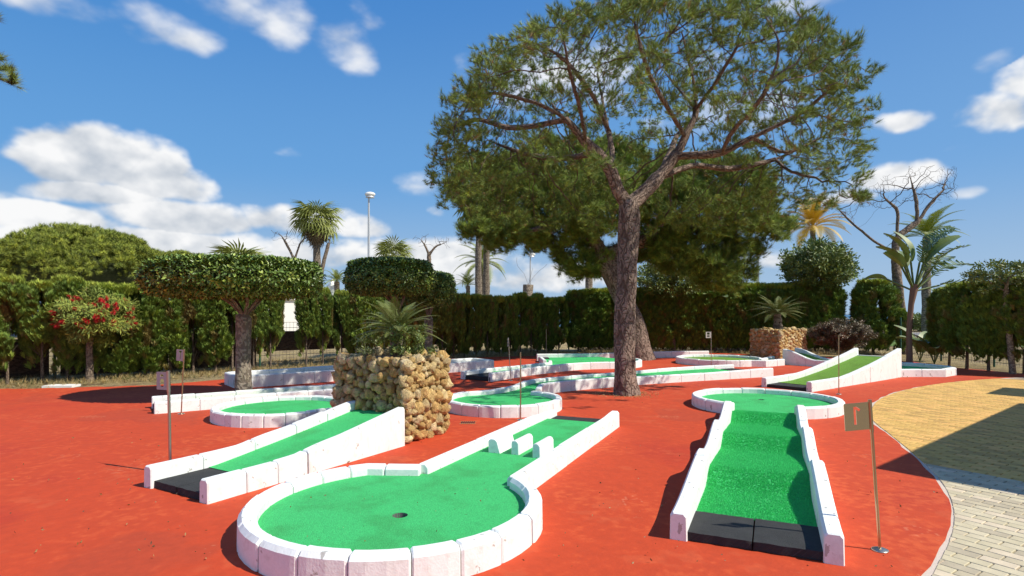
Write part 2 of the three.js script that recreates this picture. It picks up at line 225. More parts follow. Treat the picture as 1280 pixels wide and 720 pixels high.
{ // block paving in running bond: yellow by the lanes, grey in front
  const u = [-0.56, 0.8285], v = [0.8285, 0.56], o = G(1159, 580), L = 0.2, Wd = 0.1, R = rng(77), all = [];
  const clip = (poly, a, b) => { const out = [], side = p => (b[0] - a[0]) * (p[1] - a[1]) - (b[1] - a[1]) * (p[0] - a[0]); for (let i = 0; i < poly.length; i++) { const p = poly[i], q = poly[(i + 1) % poly.length], sp = side(p), sq = side(q); if (sp >= 0) out.push(p); if ((sp > 0) !== (sq > 0) && sp !== sq) { const t = sp / (sp - sq); out.push([mix(p[0], q[0], t), mix(p[1], q[1], t)]); } } return out; };
  for (let r = -38; r < 110; r++) for (let k = -70; k < 70; k++) {
    const shift = (r % 2 ? 0.5 : 0) + 0.08 * hash3(r, 1, 2), cu = (k + shift) * L, cv = (r + 0.5) * Wd, c = [o[0] + u[0] * cu + v[0] * cv, o[1] + u[1] * cu + v[1] * cv];
    if (c[1] < 2.4 || c[0] / c[1] > 1.12 || c[0] < 0) continue;
    const hu = L / 2 - 0.0025, hv = Wd / 2 - 0.0025, corner = [[-hu, -hv], [hu, -hv], [hu, hv], [-hu, hv]].map(([a, b]) => [c[0] + u[0] * a + v[0] * b, c[1] + u[1] * a + v[1] * b]);
    const inside = corner.map(p => inPoly(p, paveArea)); if (!inside.some(x => x)) continue;
    let poly = corner;
    if (!inside.every(x => x)) { let best = 1e9, at = 0; for (let i = 0; i < edge.length - 1; i++) { const m = Math.hypot((edge[i][0] + edge[i + 1][0]) / 2 - c[0], (edge[i][1] + edge[i + 1][1]) / 2 - c[1]); if (m < best) { best = m; at = i; } } poly = clip(corner, edge[at], edge[at + 1]); if (poly.length < 3) continue; }
    const tilt = [(R() - 0.5) * 0.006, (R() - 0.5) * 0.006, (R() - 0.5) * 0.003];
    all.push({ c, poly, whole: poly === corner, grey: cv < 0, tilt, m: Math.floor(R() * 5), seen: c[0] / c[1] < 0.93 ? 1 / (c[1] * c[1]) : 0 });
  }
  const block = (poly, c) => { // bevelled block on any outline
    const n = poly.length, pos = [], uv = [], quad = (a, b, cc, d) => { for (const p of [a, b, cc, a, cc, d]) { pos.push(p[0] - c[0], p[2], -(p[1] - c[1])); uv.push(p[0], p[1]); } };
    const cx = poly.reduce((s, p) => s + p[0], 0) / n, cy = poly.reduce((s, p) => s + p[1], 0) / n, inn = poly.map(p => { const l = Math.hypot(p[0] - cx, p[1] - cy) || 1, k = Math.min(0.006 / l, 0.4); return [mix(p[0], cx, k), mix(p[1], cy, k), 0.004]; }), area = poly.reduce((s, p, i) => { const q = poly[(i + 1) % n]; return s + p[0] * q[1] - p[1] * q[0]; }, 0), flip = area < 0;
    for (let i = 0; i < n; i++) { const j = (i + 1) % n, a = poly[i], b = poly[j]; const w = [[...a, 0], [...b, 0], [...b, -0.02], [...a, -0.02]], t = [inn[i], inn[j], [...b, 0], [...a, 0]]; if (flip) { quad(...w); quad(...t); } else { quad(...w.reverse()); quad(...t.reverse()); } }
    for (let i = 1; i < n - 1; i++) for (const p of flip ? [inn[0], inn[i + 1], inn[i]] : [inn[0], inn[i], inn[i + 1]]) { pos.push(p[0] - c[0], p[2], -(p[1] - c[1])); uv.push(p[0], p[1]); }
    return geoFrom(pos, uv);
  };
  for (const isGrey of [true, false]) {
    const list = all.filter(b => b.grey === isGrey).sort((a, b) => b.seen - a.seen), root = new THREE.Group(), mats = isGrey ? M.greyPaver : M.yellowPaver; root.name = isGrey ? 'grey_paving' : 'yellow_paving'; root.userData.kind = 'structure'; root.userData.label = isGrey ? 'pale grey block paving in running bond' : 'sandy yellow block paving beside the red ground'; scene.add(root);
    const shared = block([[-L / 2 + 0.0035, -Wd / 2 + 0.0035], [L / 2 - 0.0035, -Wd / 2 + 0.0035], [L / 2 - 0.0035, Wd / 2 - 0.0035], [-L / 2 + 0.0035, Wd / 2 - 0.0035]], [0, 0]), turn = Math.atan2(u[1], u[0]), rest = mats.map(() => []);
    list.forEach((b, i) => {
      if (i < 300 && b.seen) { const m = mesh('paver', b.whole ? shared : block(b.poly, b.c), mats[b.m], root); m.position.set(b.c[0], b.tilt[2], -b.c[1]); if (b.whole) m.rotation.set(b.tilt[0], turn, b.tilt[1]); }
      else { const g = b.whole ? shared.clone().rotateY(turn) : block(b.poly, b.c); g.translate(b.c[0], b.tilt[2], -b.c[1]); rest[b.m].push(g); }
    });
    rest.forEach((gs, i) => { if (gs.length) { const m = mesh('more_pavers', mergeGeometries(gs), mats[i], root); m.userData.kind = 'stuff'; } });
  }
}

// ---------------------------------------------------------------- kerbs and lanes
const kerbR = rng(21), piles = [];
function pathInfo(pts) { const s = [0]; for (let i = 1; i < pts.length; i++) s.push(s[i - 1] + Math.hypot(pts[i][0] - pts[i - 1][0], pts[i][1] - pts[i - 1][1])); return s; }
function along(pts, s, q) { let i = 0; while (i < s.length - 2 && s[i + 1] < q) i++; const t = clamp((q - s[i]) / (s[i + 1] - s[i] || 1)), a = pts[i], b = pts[i + 1], l = Math.hypot(b[0] - a[0], b[1] - a[1]) || 1; return [mix(a[0], b[0], t), mix(a[1], b[1], t), (b[0] - a[0]) / l, (b[1] - a[1]) / l]; }
// a row of painted concrete blocks; each block is a mesh of its own
function kerb(parent, pts, { h = 0.19, w = 0.115, len = 0.4, gap = 0.007, curved = false, o = [0, 0], mat = M.white, wear = 1, chamfer = 0.02 } = {}) {
  const s = pathInfo(pts), total = s[s.length - 1], n = Math.max(1, Math.round(total / len)), hf = typeof h === 'function' ? h : () => h, cuts = [0];
  for (let i = 1; i < n; i++) cuts.push(total * (i + (kerbR() - 0.5) * 0.22) / n); cuts.push(total);
  for (let i = 0; i < n; i++) {
    const a = cuts[i] + gap / 2, b = cuts[i + 1] - gap / 2, dh = (kerbR() - 0.5) * 0.011 * wear, dl = (kerbR() - 0.5) * 0.008 * wear, ur = kerbR() * 3, st = [];
    st.push([a, 1], [a + 0.012, 0]);
    const steps = typeof h === 'function' ? Math.max(1, Math.ceil((b - a) / 0.09)) : curved ? 2 : 1;
    for (let k = 1; k < steps; k++) st.push([mix(a, b, k / steps), 0]);
    for (const q of s) if (!curved && q > a + 0.03 && q < b - 0.03) st.push([q, 0]);
    st.push([b - 0.012, 0], [b, 1]); st.sort((p, q) => p[0] - q[0]);
    const rings = st.map(([q, inset]) => {
      let [x, y, tx, ty] = along(pts, s, q); if (!inset) { const A = along(pts, s, Math.max(0, q - 0.05)), B = along(pts, s, Math.min(total, q + 0.05)); tx = A[2] + B[2]; ty = A[3] + B[3]; const l = Math.hypot(tx, ty) || 1; tx /= l; ty /= l; }
      const hh = hf(q) + dh - inset * 0.009, ww = w / 2 - inset * 0.007, c = chamfer, nx = ty, ny = -tx, prof = [[-ww - 0.004, -0.02], [-ww, hh - c], [-ww + c * 0.9, hh], [ww - c * 0.9, hh], [ww, hh - c], [ww + 0.004, -0.02]];
      return prof.map(([e, z]) => [x + nx * (e + dl) - o[0], z, -(y + ny * (e + dl) - o[1]), q]);
    });
    const pos = [], uv = [], put = (p, v) => { pos.push(p[0], p[1], p[2]); uv.push(p[3] + ur, v); };
    const vs = [0, 0.17, 0.2, 0.3, 0.33, 0.5];
    for (let k = 0; k < rings.length - 1; k++) for (let j = 0; j < 5; j++) { const A = rings[k][j], B = rings[k][j + 1], Cc = rings[k + 1][j + 1], D = rings[k + 1][j]; put(A, vs[j]); put(B, vs[j + 1]); put(Cc, vs[j + 1]); put(A, vs[j]); put(Cc, vs[j + 1]); put(D, vs[j]); }
    for (const [rg, f] of [[rings[0], 1], [rings[rings.length - 1], 0]]) for (let j = 1; j < 5; j++) { const tri = f ? [rg[0], rg[j + 1], rg[j]] : [rg[0], rg[j], rg[j + 1]]; for (const p of tri) { pos.push(p[0], p[1], p[2]); uv.push(p[0] + p[2] + ur, p[1]); } }
    mesh('kerb_block', geoFrom(pos, uv), mat, parent);
  }
}
const arc = (c, r, a0, a1, n = 24) => Array.from({ length: n + 1 }, (_, i) => { const a = mix(a0, a1, i / n); return [c[0] + r * Math.cos(a), c[1] + r * Math.sin(a)]; });
const angle = (c, p) => Math.atan2(p[1] - c[1], p[0] - c[0]);
function lane(label, o, group) { return thing('minigolf_lane', label, 'minigolf lane', [o[0], 0, -o[1]], group); }
function cup(parent, c, o, y) { const g = new THREE.CylinderGeometry(0.057, 0.057, 0.07, 24, 1, true), b = new THREE.CircleGeometry(0.057, 24); b.rotateX(-Math.PI / 2); b.translate(0, -0.034, 0); const m = mesh('hole_cup', mergeGeometries([g, b]), std({ color: C(0.12, 0.12, 0.12), roughness: 0.6, side: THREE.DoubleSide }), parent); m.position.set(c[0] - o[0], y - 0.036, -(c[1] - o[1])); }
// rectangular rubber mat in lane coordinates
function matSlab(parent, f, s0, s1, t0, t1, h, o, rows = 6) {
  const pos = [], uv = [], idx = [], R = rng(Math.floor(s0 * 100 + t0 * 977 + 5000)), nx = 10;
  for (let i = 0; i <= rows; i++) for (let j = 0; j <= nx; j++) { const s = mix(s0, s1, i / rows), t = mix(t0, t1, j / nx), e = (i === 0 || i === rows || j === 0 || j === nx) ? 0.004 : 0, p = f(s + (i === 0 ? 0.012 * (R() - 0.5) : 0), t); pos.push(p[0] - o[0], (typeof h === 'function' ? h(s) : h) - e + 0.002 * R(), -(p[1] - o[1])); uv.push(s, t); }
  for (let i = 0; i < rows; i++) for (let j = 0; j < nx; j++) { const a = i * (nx + 1) + j, b = a + 1, c = a + nx + 1, d = c + 1; idx.push(a, b, d, a, d, c); }
  const base = pos.length / 3, ring = []; for (let j = 0; j <= nx; j++) ring.push(j); for (let i = 1; i <= rows; i++) ring.push(i * (nx + 1) + nx); for (let j = nx - 1; j >= 0; j--) ring.push(rows * (nx + 1) + j); for (let i = rows - 1; i > 0; i--) ring.push(i * (nx + 1));
  ring.forEach((q) => { pos.push(pos[q * 3], pos[q * 3 + 1], pos[q * 3 + 2]); uv.push(uv[q * 2], uv[q * 2 + 1]); }); ring.forEach((q) => { pos.push(pos[q * 3], 0.004, pos[q * 3 + 2]); uv.push(uv[q * 2], uv[q * 2 + 1] + 0.06); });
  const n = ring.length; for (let k = 0; k < n; k++) { const a = base + k, b = base + (k + 1) % n; idx.push(a, a + n, b, b, a + n, b + n); }
  return mesh('rubber_mat', geoFrom(pos, uv, idx), M.rubber, parent);
}
function carpetGrid(parent, f, s0, s1, t0, t1, hf, o, mat = M.carpet, ns = 80) {
  const pos = [], uv = [], idx = [], nt = 6; for (let i = 0; i <= ns; i++) for (let j = 0; j <= nt; j++) { const s = mix(s0, s1, i / ns), t = mix(t0, t1, j / nt), p = f(s, t); pos.push(p[0] - o[0], hf(s) + 0.004 * (fbm(s * 3, t * 3, 4, 2) - 0.5), -(p[1] - o[1])); uv.push(s, t); }
  for (let i = 0; i < ns; i++) for (let j = 0; j < nt; j++) { const a = i * (nt + 1) + j, b = a + 1, c = a + nt + 1, d = c + 1; idx.push(a, b, d, a, d, c); }
  return mesh('carpet', geoFrom(pos, uv, idx), mat, parent);
}
const frame = (o, dir) => { const l = Math.hypot(...dir), a = [dir[0] / l, dir[1] / l], r = [a[1], -a[0]]; const f = (s, t) => [o[0] + a[0] * s + r[0] * t, o[1] + a[1] * s + r[1] * t]; f.a = a; f.r = r; f.inv = (p) => [(p[0] - o[0]) * a[0] + (p[1] - o[1]) * a[1], (p[0] - o[0]) * r[0] + (p[1] - o[1]) * r[1]]; return f; };

{ // wavy lane with a round green at its far end
  const A = G(838, 675), B = G(1055, 707), o = [(A[0] + B[0]) / 2, (A[1] + B[1]) / 2], f = frame(o, [0.412, 0.911]), g = lane('wavy green lane with scalloped white walls and black front mats, ending in a round green', o);
  const sc = 6.7, Rr = 1.15, c = f(sc, 0), tw = 0.485, sj = sc - Math.sqrt(Rr * Rr - tw * tw);
  const wall = (s) => { const bump = (m, up, dn) => s < m ? sstep(m - up, m, s) : 1 - sstep(m, m + dn, s); return 0.195 + 0.105 * Math.max(bump(1.62, 1.5, 0.3), bump(3.3, 1.0, 0.3), bump(5.0, 1.0, 0.35)); };
  const carpetH = (s) => { let h = 0.05; for (const m of [1.6, 3.3, 5.0]) { if (s < m) h = Math.max(h, mix(0.05, 0.155, sstep(m - 0.46, m + 0.04, s))); else h = Math.max(h, 0.153 - 0.103 * clamp((s - m) / (m < 4 ? 1.22 : 0.5))); } return s > 5.2 ? Math.max(h, 0.086 - 0.05 * sstep(5.5, 5.75, s)) : h; };
  kerb(g, [f(0, -tw), f(sj, -tw)], { h: wall, len: 1.4, o, gap: 0.005 }); kerb(g, [f(0, tw), f(sj, tw)], { h: wall, len: 1.4, o, gap: 0.005 });
  const a0 = angle(c, f(sj, -tw)), a1 = angle(c, f(sj, tw)); let a1b = a1; while (a1b > a0) a1b -= Math.PI * 2;
  kerb(g, arc(c, Rr, a0 - 0.06, a1b + 0.06, 40), { h: 0.18, len: 0.42, o });
  const hole = f(6.95, -0.06);
  carpetGrid(g, f, 0.5, 5.75, -tw, tw, carpetH, o);
  piles.push({ g, n: 44000, pick: (R) => { const s = 0.5 + 5.15 * R(), t = (R() * 2 - 1) * (tw - 0.06), q = f(s, t), sl = (carpetH(s + 0.02) - carpetH(s - 0.02)) / 0.04; return { p: V(q[0] - o[0], carpetH(s), -(q[1] - o[1])), d: V(-f.a[0] * sl, 1, f.a[1] * sl) }; } });
  mesh('carpet', slab(arc(c, Rr, 0, Math.PI * 2, 48).slice(0, -1), 0.02, 0.085, o, [[hole[0], hole[1], 0.057]]), M.carpet, g); cup(g, hole, o, 0.085);
  matSlab(g, f, 0.02, 0.5, -tw + 0.055, -0.005, 0.066, o); matSlab(g, f, 0.02, 0.51, 0.005, tw - 0.055, 0.066, o);
}
{ // lane with three stub walls
  const c = [-0.885, 4.45], f = frame(c, [0.409, 0.912]), g = lane('bright green lane with three white stub walls across it, opening into a large round green', c), Rr = 1.055, t0 = -0.345, t1 = 0.60, o = c, end = 4.45;
  const s0 = Math.sqrt(Rr * Rr - t0 * t0) - 0.12, s1 = Math.sqrt(Rr * Rr - t1 * t1) - 0.04, L0 = f(s0 - 0.02, t0), L1 = f(s1, t1);
  let a0 = angle(c, L0), a1 = angle(c, L1); while (a1 < a0) a1 += Math.PI * 2;
  const far = c => c; const ring = arc(c, Rr, a0 + 0.5, a1, 44);
  kerb(g, [L0, ...ring], { h: 0.2, len: 0.33, o, w: 0.125, chamfer: 0.03 });
  kerb(g, [f(s0, t0), f(end, t0)], { h: (s) => 0.2 - 0.03 * sstep(2.6, 3.4, s), len: 1.2, o, w: 0.125, chamfer: 0.03, gap: 0.004 });
  kerb(g, [f(s1 + 0.02, t1), f(end - 0.02, t1)], { h: (s) => 0.2 + 0.02 * sstep(3.0, 3.5, s), len: 1.2, o, w: 0.125, chamfer: 0.03, gap: 0.004 });
  const hole = G(500, 644, 0.11);
  mesh('carpet', slab([L0, ...ring, f(s1, t1), f(end - 0.42, t1), f(end - 0.42, t0)], 0.02, 0.11, o, [[hole[0], hole[1], 0.057]]), M.carpet, g); cup(g, hole, o, 0.11);
  matSlab(g, f, end - 0.4, end - 0.01, t0 + 0.065, t1 - 0.065, 0.09, o);
  for (const [s, t, w, hh] of [[2.08, -0.08, 0.13, 0.145], [2.10, 0.155, 0.075, 0.145], [2.06, 0.415, 0.075, 0.145]]) { // stub walls with rounded tops
    const sh = new THREE.Shape(); sh.moveTo(-w / 2, 0); sh.lineTo(w / 2, 0); sh.lineTo(w / 2 - (w > 0.1 ? 0.035 : 0.004), hh - 0.03); sh.quadraticCurveTo(w / 2 - 0.015 - (w > 0.1 ? 0.035 : 0), hh, 0 - (w > 0.1 ? 0.02 : 0), hh); sh.quadraticCurveTo(-w / 2, hh, -w / 2, hh - 0.03); sh.closePath();
    const e = new THREE.ExtrudeGeometry(sh, { depth: 0.4, bevelEnabled: true, bevelSize: 0.006, bevelThickness: 0.006, bevelSegments: 1, curveSegments: 5 }); e.translate(0, 0, -0.2); const m = mesh('stub_wall', e, M.white, g), p = f(s, t); m.position.set(p[0] - o[0], 0.108, -(p[1] - o[1])); m.rotation.y = Math.atan2(-f.a[0], f.a[1]);
  }
}
const planterA = { p: [-1.284, 7.11], a: [0.5, 0.866], l: [-0.866, 0.5] };
{ // ramp up to the stone planter
  const A = G(183, 608), B = G(255, 632), o = [(A[0] + B[0]) / 2, (A[1] + B[1]) / 2], f = frame(o, [0.5, 0.866]), g = lane('green ramp lane between rising white walls, running up to the near stone planter', o), tw = 0.435, end = 2.52;
  const wall = (s) => 0.2 + 0.27 * clamp((s - 0.95) / 1.57) + 0.015 * sstep(0.6, 1.2, s) * (1 - sstep(1.2, 1.6, s)), ch = (s) => Math.max(0.075, 0.075 + 0.29 * sstep(0.3, 1, (s - 0.55) / 1.95 * 0.78 + 0.22) * 1);
  const ramp = (s) => 0.072 + 0.29 * clamp((s - 0.6) / 1.92) * mix(0.82, 1, clamp((s - 0.6) / 1.92));
  kerb(g, [f(0, -tw), f(end + 0.15, -tw)], { h: wall, len: 0.5, o }); kerb(g, [f(0, tw), f(1.05, tw)], { h: wall, len: 0.36, o }); kerb(g, [f(1.06, tw), f(end, tw)], { h: (s) => wall(s + 1.06), len: 1.5, o });
  carpetGrid(g, f, 0.56, end + 0.1, -tw, tw, ramp, o, M.carpet, 24);
  matSlab(g, f, 0.03, 0.56, -tw + 0.06, -0.004, 0.07, o); matSlab(g, f, 0.03, 0.57, 0.004, tw - 0.06, 0.07, o);
}
{ // round green beside the ramp
  const c = [-3.64, 9.12], o = c, g = lane('round green ringed by white kerb blocks behind the ramp lane', c), Rr = 0.95;
  const a = arc(c, Rr, 0.12, Math.PI * 2 - 0.5, 40); kerb(g, a, { h: 0.185, len: 0.3, o });
  kerb(g, [a[0], [c[0] + 1.75, c[1] + 0.55]], { h: 0.185, o }); kerb(g, [a[40], [c[0] + 1.95, c[1] - 0.02]], { h: 0.185, o });
  mesh('carpet', slab([...a, [c[0] + 1.95, c[1] - 0.02], [c[0] + 1.75, c[1] + 0.55]], 0.02, 0.11, o, []), M.carpet, g);
}
{ // long narrow lane behind it
  const A = G(192.6, 517.7), f0 = frame(A, [0.82, 0.57]), o = A, g = lane('long narrow lane with low white walls and a thin green strip, beside the clipped tree', A), f = (s, t) => f0(s, -t);
  kerb(g, [f(0, 0.06), f(4.3, 0.06)], { h: 0.195, len: 0.62, o }); kerb(g, [f(0, 0.72), f(4.5, 0.72)], { h: 0.195, len: 0.62, o }); kerb(g, [f(4.3, 0.1), f(4.5, 0.68)], { h: 0.19, o });
  mesh('carpet', slab([f(0.55, 0.06), f(4.3, 0.06), f(4.5, 0.72), f(0.55, 0.72)], 0.02, 0.115, o, []), M.lawn, g); matSlab(g, f0, 0.02, 0.54, -0.66, -0.12, 0.09, o);
}
{ // long raised basin
  const A = [-5.94, 12.5], f = frame(A, [0.78, 0.625]), o = A, g = lane('long raised white basin with a sandy floor behind the clipped tree', A), L = 6.9, w = 1.05;
  kerb(g, [f(0, 0), f(L, 0)], { h: 0.27, w: 0.14, len: 0.9, o }); kerb(g, [f(0.02, -w), f(L, -w)], { h: 0.27, w: 0.14, len: 0.9, o }); kerb(g, [f(0, -0.08), f(0, -w + 0.08)], { h: 0.27, w: 0.14, len: 0.9, o }); kerb(g, [f(L, -0.08), f(L, -w + 0.08)], { h: 0.27, w: 0.14, len: 0.9, o });
  mesh('floor', slab([f(0, 0), f(L, 0), f(L, -w), f(0, -w)], 0.01, 0.12, o, []), M.basinFloor, g);
}
{ // curved lane past the big pine
  const c = [-0.15, 9.9], o = c, g = lane('curved green lane sweeping behind the big pine into a round end', c), Rr = 0.95;
  const back = smooth([[-0.85, 10.54], [-0.35, 10.83], [0.05, 11.4], [0.45, 12.5], [1.4, 13.35], [3.02, 14.45], [4.7, 15.5], [6.25, 16.3]], 36);
  const front = smooth([[0.5, 10.9], [0.62, 11.5], [1.1, 12.0], [2.0, 12.6], [2.85, 13.12], [4.4, 13.85], [6.72, 14.9]], 30);
  let a0 = angle(c, back[0]), a1 = angle(c, front[0]); while (a1 < a0) a1 += Math.PI * 2; const ring = arc(c, Rr, a0, a1, 44);
  kerb(g, ring, { h: 0.185, len: 0.3, o }); kerb(g, back, { h: (s) => 0.185 + 0.01 * Math.sin(s), len: 0.75, o }); kerb(g, front, { h: (s) => 0.2 + 0.02 * Math.sin(s), len: 0.75, o });
  mesh('carpet', slab([...ring, ...front.slice(1, -3), ...[...back].reverse().slice(3, -1)], 0.02, 0.11, o, []), M.carpet, g);
  const e = front[28], b = back[34]; mesh('rubber_mat', slab([front[28], front[30], [back[36][0] - 0.05, back[36][1] - 0.1], back[34]], 0.005, 0.09, o, []), M.rubber, g);
}
{ // lane that starts with a mat by the raised basin
  const A = G(612.7, 477), o = A, g = lane('pale lane with a black start mat, widening to a green strip behind the pines', A);
  const front = smooth([A, G(640, 472.5), G(670, 468), G(726, 462), G(765, 460.8)], 20).concat(smooth([G(765, 460.8), [3.75, 17.3], [4.0, 18.2], [3.7, 19.2]], 10).slice(1)), back = [G(577.6, 474), [-0.28, 15.35], [1.12, 16.9], [1.16, 17.6]];
  kerb(g, front, { h: 0.2, len: 0.6, o, curved: true }); kerb(g, back, { h: 0.2, len: 0.6, o });
  const far = [[0.85, 19.9], [3.0, 20.3], [5.2, 21.2], [7.4, 21.7]]; kerb(g, smooth(far, 12), { h: 0.23, len: 0.8, o });
  kerb(g, [[0.95, 19.0], [1.0, 17.7]], { h: 0.2, len: 0.6, o });
  const s1 = front.slice(0, 12); mesh('carpet', slab([front[3], ...front.slice(4), far[1], [1.25, 19.95], [1.0, 19.0], [1.1, 16.9], [-0.6, 15.1]], 0.02, 0.11, o, []), M.carpet, g);
  mesh('rubber_mat', slab([front[0], front[3], [-0.62, 15.08], [-1.2, 14.28]], 0.005, 0.1, o, []), M.rubber, g); mesh('rubber_mat', slab([[0.9, 19.2], [1.25, 19.2], [1.25, 19.8], [0.9, 19.75]], 0.005, 0.13, o, []), M.rubber, g);
  const hump = G(660, 463); const m = mesh('hump', (() => { const e = new THREE.CylinderGeometry(0.3, 0.3, 0.62, 20, 1, false, -Math.PI / 2, Math.PI); e.scale(0.62, 1, 1); e.rotateX(Math.PI / 2); return e; })(), M.white, g); m.rotation.z = 0; m.position.set(0.55 - o[0], 0.1, -(15.85 - o[1])); m.rotation.y = 2.45;
}
{ // round lane by the second planter, with its ramp
  const c = [6.75, 18.85], o = c, g = lane('round olive green ringed by white kerbs in front of the far stone planter', c), Rr = 1.28;
  const a = arc(c, Rr, -0.62, Math.PI * 2 - 1.1, 44); kerb(g, a, { h: 0.2, len: 0.42, o }); const e0 = a[0], e1 = a[44];
  kerb(g, [e1, G(956, 458.5), G(979, 456.5)], { h: 0.2, len: 0.55, o }); kerb(g, [e0, [8.75, 19.3]], { h: 0.2, len: 0.55, o });
  mesh('carpet', slab([...a, G(956, 458.5), [8.7, 18.4], [8.75, 19.3]], 0.02, 0.12, o, []), M.lawn, g);
}
{
  const A = G(979, 455.5), o = A, f = frame(A, [0.61, -0.79]), g = lane('short green ramp with sloping white cheek walls beside the far stone planter', A), top = (s) => 0.2 + 0.29 * (1 - sstep(0, 1.05, s));
  kerb(g, [f(0, 0), f(1.5, 0)], { h: top, len: 0.8, o }); kerb(g, [f(-0.1, -1.0), f(1.5, -1.0)], { h: top, len: 0.8, o }); carpetGrid(g, f, -0.1, 1.5, -1.0, 0, (s) => 0.09 + 0.25 * (1 - sstep(0, 1.2, s)), o, M.lawn, 16);
}
{ // big olive ramp and its landing basin
  const A = G(951, 483.5), B = G(1015, 490), o = [(A[0] + B[0]) / 2, (A[1] + B[1]) / 2], f = frame(o, [0.80, 0.60]), g = lane('olive green ski-jump ramp between tall white cheek walls beside the yellow paving', o), tw = 0.49, L = 4.72;
  const top = (s) => 0.21 + 0.52 * Math.pow(clamp((s - 1.4) / (L - 1.4)), 1.25), ch = (s) => 0.075 + 0.46 * Math.pow(clamp((s - 1.0) / (L - 1.0)), 1.3);
  kerb(g, [f(0, -tw), f(L - 0.1, -tw)], { h: top, len: 0.95, o, gap: 0.004 }); kerb(g, [f(0, tw), f(L, tw)], { h: top, len: 0.95, o, gap: 0.004 });
  carpetGrid(g, f, 0.5, L - 0.12, -tw, tw, ch, o, M.lawn, 30); matSlab(g, f, 0.03, 0.5, -tw + 0.06, tw - 0.06, 0.07, o);
  mesh('back_wall', slab([f(L - 0.2, -tw + 0.06), f(L - 0.2, tw - 0.06), f(L - 0.12, tw - 0.06), f(L - 0.12, -tw + 0.06)], 0, 0.52, o, []), M.white, g);
  const c = f(L + 1.35, 0.02), g2 = lane('low round catching basin at the foot of the ski-jump ramp', c), a0 = angle(c, f(L + 0.02, -tw)), pts = []; let a1 = angle(c, f(L + 0.02, tw)); while (a1 > a0) a1 -= Math.PI * 2;
  const ring = arc(c, 1.2, a0 - 0.25, a1 + 0.25, 8), all = [f(L + 0.02, -tw), ...ring, f(L + 0.02, tw)]; kerb(g2, all, { h: 0.2, len: 0.62, o: c }); mesh('carpet', slab(all, 0.02, 0.1, c, []), M.carpet, g2);
}

// ---------------------------------------------------------------- flags
const stencil = {
  one: [[[0.052, 0.018], [0.052, 0.14], [0.03, 0.14], [0.0, 0.118], [0.01, 0.105], [0.034, 0.12], [0.034, 0.018]]],
  ring: [[[0.0, 0.02], [0.028, 0.005], [0.056, 0.02], [0.062, 0.06], [0.05, 0.1], [0.03, 0.085], [0.012, 0.1], [-0.006, 0.06]], [[-0.004, 0.12], [0.012, 0.138], [0.028, 0.142], [0.046, 0.138], [0.06, 0.12], [0.045, 0.112], [0.028, 0.122], [0.012, 0.112]]],
  seven: [[[0.03, 0.01], [0.044, 0.01], [0.048, 0.12], [0.068, 0.12], [0.068, 0.142], [0.0, 0.142], [0.0, 0.12], [0.028, 0.12]]],
  bare: [[[-0.02, 0.08], [0.075, 0.08], [0.075, 0.145], [-0.02, 0.145]], [[-0.02, 0.012], [0.075, 0.012], [0.075, 0.06], [-0.02, 0.06]]],
};
function flag([x, d], h, { lean = [0, 0], plate, turn = 0, ps = 0.185, r = 0.0095, mat = M.steel, label }) {
  const g = thing('hole_flag', label, 'flag pole', [x, 0, -d]); const top = V(lean[0], h, lean[1]);
  const pole = mesh('pole', rod(V(0, 0, 0), top, r, 12), mat, g); mesh('base_disc', new THREE.LatheGeometry([[0.001, 0.022], [0.018, 0.02], [0.05, 0.009], [0.053, 0.003], [0.05, 0]].map(p => new THREE.Vector2(...p)), 24), M.steel, g);
  if (plate) {
    const s = new THREE.Shape(); const e = 0.008; s.moveTo(-ps, -ps + e); s.lineTo(-ps, -e); s.quadraticCurveTo(-ps, 0, -ps + e, 0); s.lineTo(0, 0); s.lineTo(0, -ps); s.lineTo(-ps + e, -ps); s.quadraticCurveTo(-ps, -ps, -ps, -ps + e);
    const k = ps / 0.185; for (const poly of stencil[plate]) s.holes.push(new THREE.Path(poly.map(([a, b]) => new THREE.Vector2((plate === 'one' ? -(a) - 0.065 : a - 0.125) * k, (b - 0.165) * k))));
    const e2 = new THREE.ExtrudeGeometry(s, { depth: 0.003, bevelEnabled: false }); e2.translate(-r * 0.6, 0, -0.0015); const m = mesh('number_plate', e2, plate === 'one' ? M.plate : M.dullPlate, g); m.position.copy(top).multiplyScalar((h - 0.012) / h); m.rotation.y = turn; m.rotation.z = Math.atan2(lean[0], h) * -1;
    mesh('collar', rod(top.clone().multiplyScalar((h - ps - 0.03) / h), top.clone().multiplyScalar(1.002), r * 1.25, 12), mat, pole);
  }
  return g;
}
